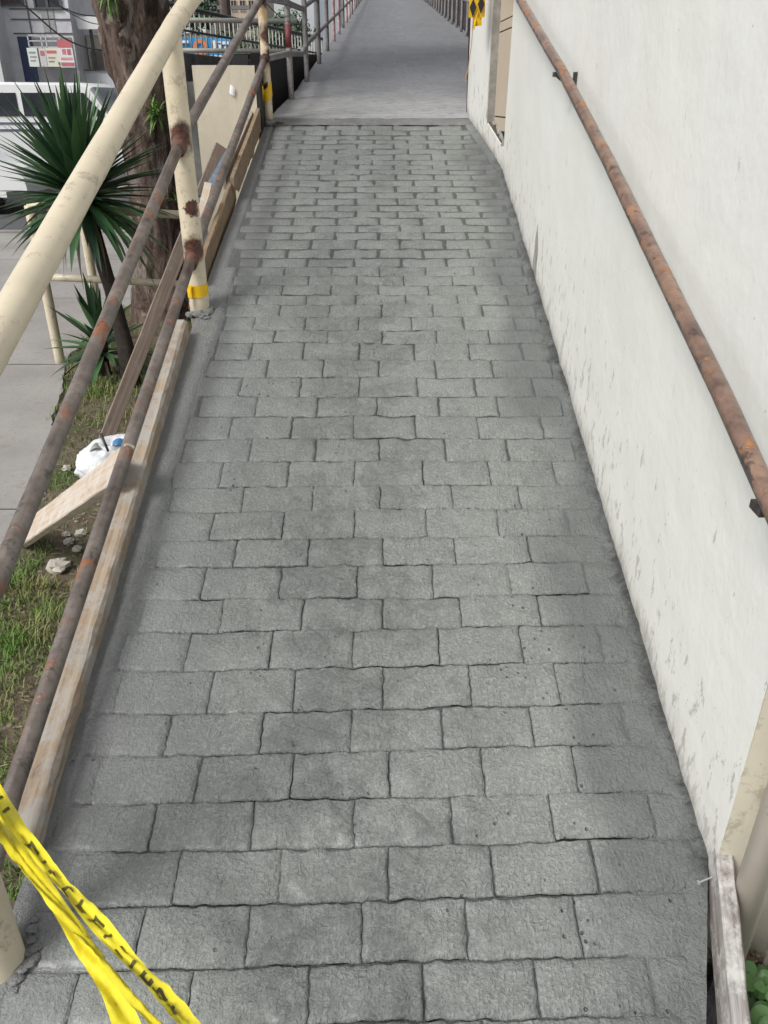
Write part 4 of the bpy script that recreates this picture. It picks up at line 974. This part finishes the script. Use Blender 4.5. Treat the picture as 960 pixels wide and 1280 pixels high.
for i, p in enumerate(P):
    for k in range(n):
        a_ = 2*math.pi*k/n; q = Vector((math.cos(a_), math.sin(a_), 0))
        v = Vector((q.x*2.6, q.y*2.6, p.z*1.2)); rdg = abs(noise.fractal(v*1.2, .8, 2.1, 4)); pl = noise.noise(Vector((q.x*4, q.y*4, p.z*3)))
        r_ = rr[i]*(1+.10*fbm(q.x*1.2, q.y*1.2, p.z*.8)) + .035*rdg + (.016 if pl > .08 else 0) + .008*noise.noise(Vector((q.x*14, q.y*14, p.z*9)))
        mb.v.append(tuple(p+q*(r_-.01)))
for i in range(len(P)-1):
    for k in range(n): mb.f.append([i*n+k, i*n+(k+1) % n, (i+1)*n+(k+1) % n, (i+1)*n+k]); mb.m.append(0)
mb.build('trunk', M['bark'], tree, smooth=True)
for pts, r_ in (([(-1.98,6.85,3.7),(-2.6,6.7,4.5),(-3.2,6.4,5.6)], [.15,.10,.05]), ([(-1.95,6.95,4.5),(-1.6,7.4,5.4),(-1.5,7.9,6.5)], [.15,.10,.04]), ([(-1.97,6.9,4.3),(-2.0,7.6,5.2),(-2.4,8.2,6.2)], [.12,.08,.04])):
    m = MB(); m.tube(smooth_path(pts, 12), [r_[0]+(r_[2]-r_[0])*i/12 for i in range(13)], 12, jit=.2); m.build('limb', M['bark'], tree, smooth=True)
def leafcloud(m, c, rad3, n, size, fill=.35):
    for _ in range(n):
        d = Vector((random.gauss(0,1), random.gauss(0,1), random.gauss(0,1))).normalized(); r_ = (fill+(1-fill)*random.random()**.5)
        p = Vector(c)+Vector((d.x*rad3[0], d.y*rad3[1], d.z*rad3[2]))*r_*(1+.35*noise.noise(d*2+Vector(c)))
        a_ = Vector((random.gauss(0,1), random.gauss(0,1), random.gauss(0,.6))).normalized(); b2 = a_.orthogonal().normalized(); sz = size*random.uniform(.6,1.4)
        m.add([p-a_*sz, p-b2*sz*.45, p+a_*sz, p+b2*sz*.45], [(0,1,2,3)])
m = MB()
for c in ((-3.2,6.4,5.8),(-1.5,7.9,6.8),(-2.4,8.2,6.4),(-2.3,7.2,6.9),(-2.8,7.4,6.0)): leafcloud(m, c, (.9,.9,.6), 450, .07)
m.build('crown', M['fol'], tree, kind='stuff')
def tuft(name, c, n, L, label, wd=.012, mat=None, el0=10, el1=80, parent_=None):
    root = empty(name, c, label, 'plant'); var = [leaf_mesh('leaf', L*s_, wd, d, mat, 4) for s_, d in ((1,.4),(.8,.9),(.9,.6))]
    for i in range(n):
        az = random.uniform(0, 6.28); el = R(random.uniform(el0, el1)); d = Vector((math.cos(az)*math.cos(el), math.sin(az)*math.cos(el), math.sin(el)))
        o = bpy.data.objects.new('leaf', random.choice(var)); col.objects.link(o); o.parent = root
        o.rotation_mode = 'QUATERNION'; o.rotation_quaternion = d.to_track_quat('X', 'Z'); o.location = (random.uniform(-.03,.03), random.uniform(-.03,.03), random.uniform(-.03,.03))
    return root
M['fern'] = m_leaf('fern_leaf', (.07,.15,.03), (.17,.28,.07), .5, .3)
tuft('epiphyte_fern', (-1.68,6.50,1.56), 70, .15, 'bright green fern tuft growing on the trunk beside the cream post', .014, M['fern'], -50, 80)
tuft('epiphyte_fern', (-1.90,6.48,2.30), 60, .16, 'green fern tuft growing on the trunk at the top of the picture', .014, M['fern'], -70, 60)
tuft('weed_sprout', (-1.62,6.55,.98), 14, .10, 'tiny green sprout on the trunk just above the cream fence rail', .016, M['fern'], 0, 80)
# far trees
M['trunk_far'] = m_plain('far_trunk', (.09,.07,.055), .9)
for i, (x, y, z, rx, rz_, n, mt, lab) in enumerate(((-4.7,20,3.5,1.15,.9,2400,'fol','dark leafy tree behind the blue banner left of the utility pole'),(-3.4,22,2.6,1.0,.7,1500,'fol','low leafy tree to the right of the utility pole behind the railing'),(-2.6,24,3.05,.95,1.0,2200,'fol_haze','pale green tree against the sky between the far post and the walkway railing'),(-1.2,26,2.6,.9,.6,1300,'fol_haze','low pale tree behind the walkway railing posts'))):
    t_ = empty('leafy_tree', (x,y,0), lab, 'tree'); m = MB(); m.tube([(x,y,0),(x,y,z)], [.14,.08], 8); m.tube([(x,y,z-.4),(x+.4,y,z+.3)], [.06,.02], 6); m.build('trunk', M['trunk_far'], t_)
    m = MB()
    for k in range(7):
        a_ = random.uniform(0,6.28); leafcloud(m, (x+rx*.55*math.cos(a_), y+rx*.5*math.sin(a_), z+rz_*random.uniform(-.5,.45)), (rx*.5,rx*.5,rz_*.42), n//7, .055)
    m.build('crown', M[mt], t_, kind='stuff')

# grass: thousands of blades
def m_grass():
    t = NT('grass_blade'); n1 = t.noise(t.geo, 1.4, 3); n2 = t.noise(t.geo, 35, 2)
    c = t.mix(n2, (.06,.16,.025), (.19,.32,.07)); c = t.mix(t.ramp(t.math('ADD', n1, t.math('MULTIPLY', n2, .3)), (.66, 0), (.80, .85)), c, (.33,.28,.14))
    return t.done(c, .7, spec=.2)
M['grass'] = m_grass()
def grass_mask(x, y):
    if x > -.80 or x < walk_edge(y)-.03: return 0
    d = .5+.5*fbm(x*1.9+3, y*1.9, 4)
    a = d
    if y < 2.6: a = d+.12
    if y > 2.55 and x > -1.38 and y < 3.2: a = d-.45
    if 3.2 < y < 5: a = d - .12 + (.25 if x < -1.5 else 0)
    if y >= 5: a = d + .05
    return a
m = MB(); cnt = 0
while cnt < 15000:
    x = random.uniform(-2.6, -.79); y = random.uniform(1.0, 7.5) if random.random() < .75 else random.uniform(1.2, 3)
    if random.random() > max(0, grass_mask(x, y))**3.0*1.1: continue
    z = ground_h(x, y); z = min(z, .02); hgt = random.uniform(.015, .055)*(1.25 if grass_mask(x, y) > .85 else .8); az = random.uniform(0, 6.28); ln = random.uniform(.3, 1.3)*hgt
    dx, dy = math.cos(az), math.sin(az); wd = random.uniform(.0016,.0032)
    m.add([(x-dy*wd, y+dx*wd, z-.004), (x+dy*wd, y-dx*wd, z-.004), (x+dx*ln*.4+dy*wd*.7, y+dy*ln*.4-dx*wd*.7, z+hgt*.65), (x+dx*ln*.4-dy*wd*.7, y+dy*ln*.4+dx*wd*.7, z+hgt*.65), (x+dx*ln, y+dy*ln, z+hgt)], [(0,1,2,3),(3,2,4)]); cnt += 1
m.build('grass', M['grass'], kind='stuff')
# straw and litter
m = MB()
for _ in range(2600):
    x = random.uniform(-2.3, -.8); y = random.uniform(1.0, 7.2)
    if x < walk_edge(y): continue
    z = min(ground_h(x, y), .02)+random.uniform(.002,.010); az = random.uniform(0, 6.28); L_ = random.uniform(.01,.045); dx, dy = math.cos(az)*L_, math.sin(az)*L_; w_ = .0014
    m.add([(x-dy/L_*w_, y+dx/L_*w_, z), (x+dy/L_*w_, y-dx/L_*w_, z), (x+dx+dy/L_*w_, y+dy-dx/L_*w_, z+.004), (x+dx-dy/L_*w_, y+dy+dx/L_*w_, z+.004)], [(0,1,2,3)])
m.build('straw_litter', m_plain('dry_straw', (.36,.30,.19), .8, .3, 30, 0), kind='stuff')
# pebbles / crumbs in the soil
mb = MB()
for k in range(420):
    x = random.uniform(-1.7, -.8); y = random.uniform(1.2, 5)
    if x < walk_edge(y): continue
    blob((x, y, min(ground_h(x, y), .02)), random.uniform(.004,.012), .7, 6, k)
mb.build('soil_crumbs', m_plain('crumbs', (.24,.20,.16), .9, .4, 20, .3), kind='stuff')
M['stone'] = m_plain('pale_stone', (.50,.47,.41), .85, .2, 20, .5, bd=.01)
SG = 'pale stones on the dirt below the leaning board'
for i, (x, y, r, lab) in enumerate(((-1.20,3.02,.048,None),(-1.30,2.93,.026,None),(-1.327,2.858,.022,None),(-1.27,2.80,.020,None),(-1.19,2.84,.034,None),(-1.18,2.74,.026,None),(-1.299,2.667,.042,'flat pale stone lying alone on the dirt below the leaning board'),(-1.10,2.52,.024,None),(-1.36,2.92,.018,None),(-1.60,3.60,.022,'small pale stone on the grass left of the white sack'),(-1.12,2.95,.03,None),(-1.0,2.2,.022,None))):
    mb = MB(); blob((0,0,0), r, .62, 12, i+3, .55); o = mb.build('stone', M['stone'], smooth=False); o.location = (x, y, .012); tag(o, lab or 'small pale stone on the dirt below the leaning board', 'stone', SG)

# white sack
sk_ = empty('white_sack', (-1.36,3.50,0), 'crumpled white plastic sack with something blue inside behind the leaning board', 'sack')
mb = MB(); n = 40
def sackpt(u, v):
    a_ = 2*math.pi*u; th = v*math.pi*.62
    rx, ry, rz2 = .150, .19, .115; d = Vector((math.cos(a_)*math.sin(th), math.sin(a_)*math.sin(th), math.cos(th)))
    f_ = 1 + .14*fbm(d.x*2, d.y*2, d.z*2+4) + .08*abs(noise.noise(d*6)) + .03*noise.noise(d*14)
    if v < .3: f_ *= 1 - .40*(1-v/.3)**2
    p = Vector((d.x*rx*f_, d.y*ry*f_, d.z*rz2*f_*1.0+.05)); c_, s_ = math.cos(-.5), math.sin(-.5)
    return (-1.36+p.x*c_-p.y*s_, 3.60+p.x*s_+p.y*c_, max(p.z, -.01))
mb.grid(sackpt, 56, 26); mb.build('bag', m_plain('white_plastic', (.74,.76,.78), .35, .05, 12, .3, bd=.01), sk_, smooth=True)
mb = MB(); mb.grid(lambda u, v: (-1.33+.12*u, 3.54+.06*v+.03*u, .155+.018*math.sin(v*3.1)+.01*math.sin(u*8)), 12, 6); mb.build('blue_fold', m_plain('blue_plastic', (.04,.20,.42), .35, .2, 20, .1), sk_, smooth=True)
mb = MB(); mb.grid(lambda u, v: (-1.43+.10*u+.02*v, 3.50+.10*v, .145+.02*math.sin(u*4+v*3)), 8, 6); mb.build('grey_fold', m_plain('grey_plastic', (.34,.36,.33), .4, .2, 20, .1), sk_, smooth=True)
for i, (a_, b2, lab) in enumerate((((-1.325,3.47,.16),(-1.362,3.51,.235),'dark iron spike standing out of the white sack'),((-1.50,3.72,.02),(-1.512,3.745,.115),'dark iron spike in the grass behind the white sack'),((-1.215,2.60,.27),(-1.217,2.61,.335),'thin nail standing up from the leaning board'))):
    mb = MB(); mb.tube([a_, b2], [.006,.008] if i < 2 else [.0025,.0025], 7); tag(mb.build('iron_spike', M['rust_dark'], smooth=True), lab, 'spike')

# near right plants and rubble
mb = MB(); mb.grid(lambda u, v: (.60+.30*u, .45+.62*v, -.01+.06*fbm(u*5, v*8, 3)+.03*fbm(u*18, v*22, 2)+.04*(1-u)), 16, 26)
tag(mb.build('rubble_ground', m_plain('rubble', (.16,.155,.15), .9, .5, 18, .8, bd=.02), smooth=False), kind='structure')
def round_leaf(c, r, up):
    up = Vector(up).normalized(); a_ = up.orthogonal().normalized(); b2 = up.cross(a_); m = MB(); m.v.append((0,0,-.002))
    for k in range(12):
        t_ = 2*math.pi*k/12; rr_ = r*(1+.08*math.cos(3*t_)); m.v.append(tuple(a_*math.cos(t_)*rr_+b2*math.sin(t_)*rr_+up*.004*math.sin(2*t_)))
    for k in range(12): m.f.append([0, 1+k, 1+(k+1) % 12]); m.m.append(0)
    return m
M['rleaf'] = m_leaf('round_leaf', (.05,.13,.035), (.13,.26,.08), .4, .4)
wp = empty('round_leaf_weed', (.79,1.0,0), 'low weed with round bright green leaves at the lower right corner', 'plant')
for i in range(70):
    x, y = random.uniform(.70,.86), random.uniform(.80,.97); z = random.uniform(.08,.14); m = round_leaf(0, random.uniform(.010,.022), (random.uniform(-.5,.3), random.uniform(-.7,.1), 1))
    o = m.build('leaf', M['rleaf'], smooth=True); o.location = (x, y, z); adopt(o, wp)
    m = MB(); m.tube([(x+.01,y+.01,-.03),(x,y,z)], .0012, 4); m.build('stem', M['rleaf'], wp)
m = MB()
for _ in range(160):
    x, y = random.uniform(.69,.78), random.uniform(.93,1.035); z = random.uniform(.02,.10); az = random.uniform(0,6.28); L_ = random.uniform(.01,.03); dx, dy = math.cos(az)*L_, math.sin(az)*L_
    m.add([(x,y,z),(x+dy*.3,y-dx*.3,z+.004),(x+dx,y+dy,z+.01),(x-dy*.3,y+dx*.3,z+.004)], [(0,1,2,3)])
m.build('dead_leaves', m_plain('dead_leaf', (.17,.12,.08), .8, .5, 40, 0), kind='stuff')
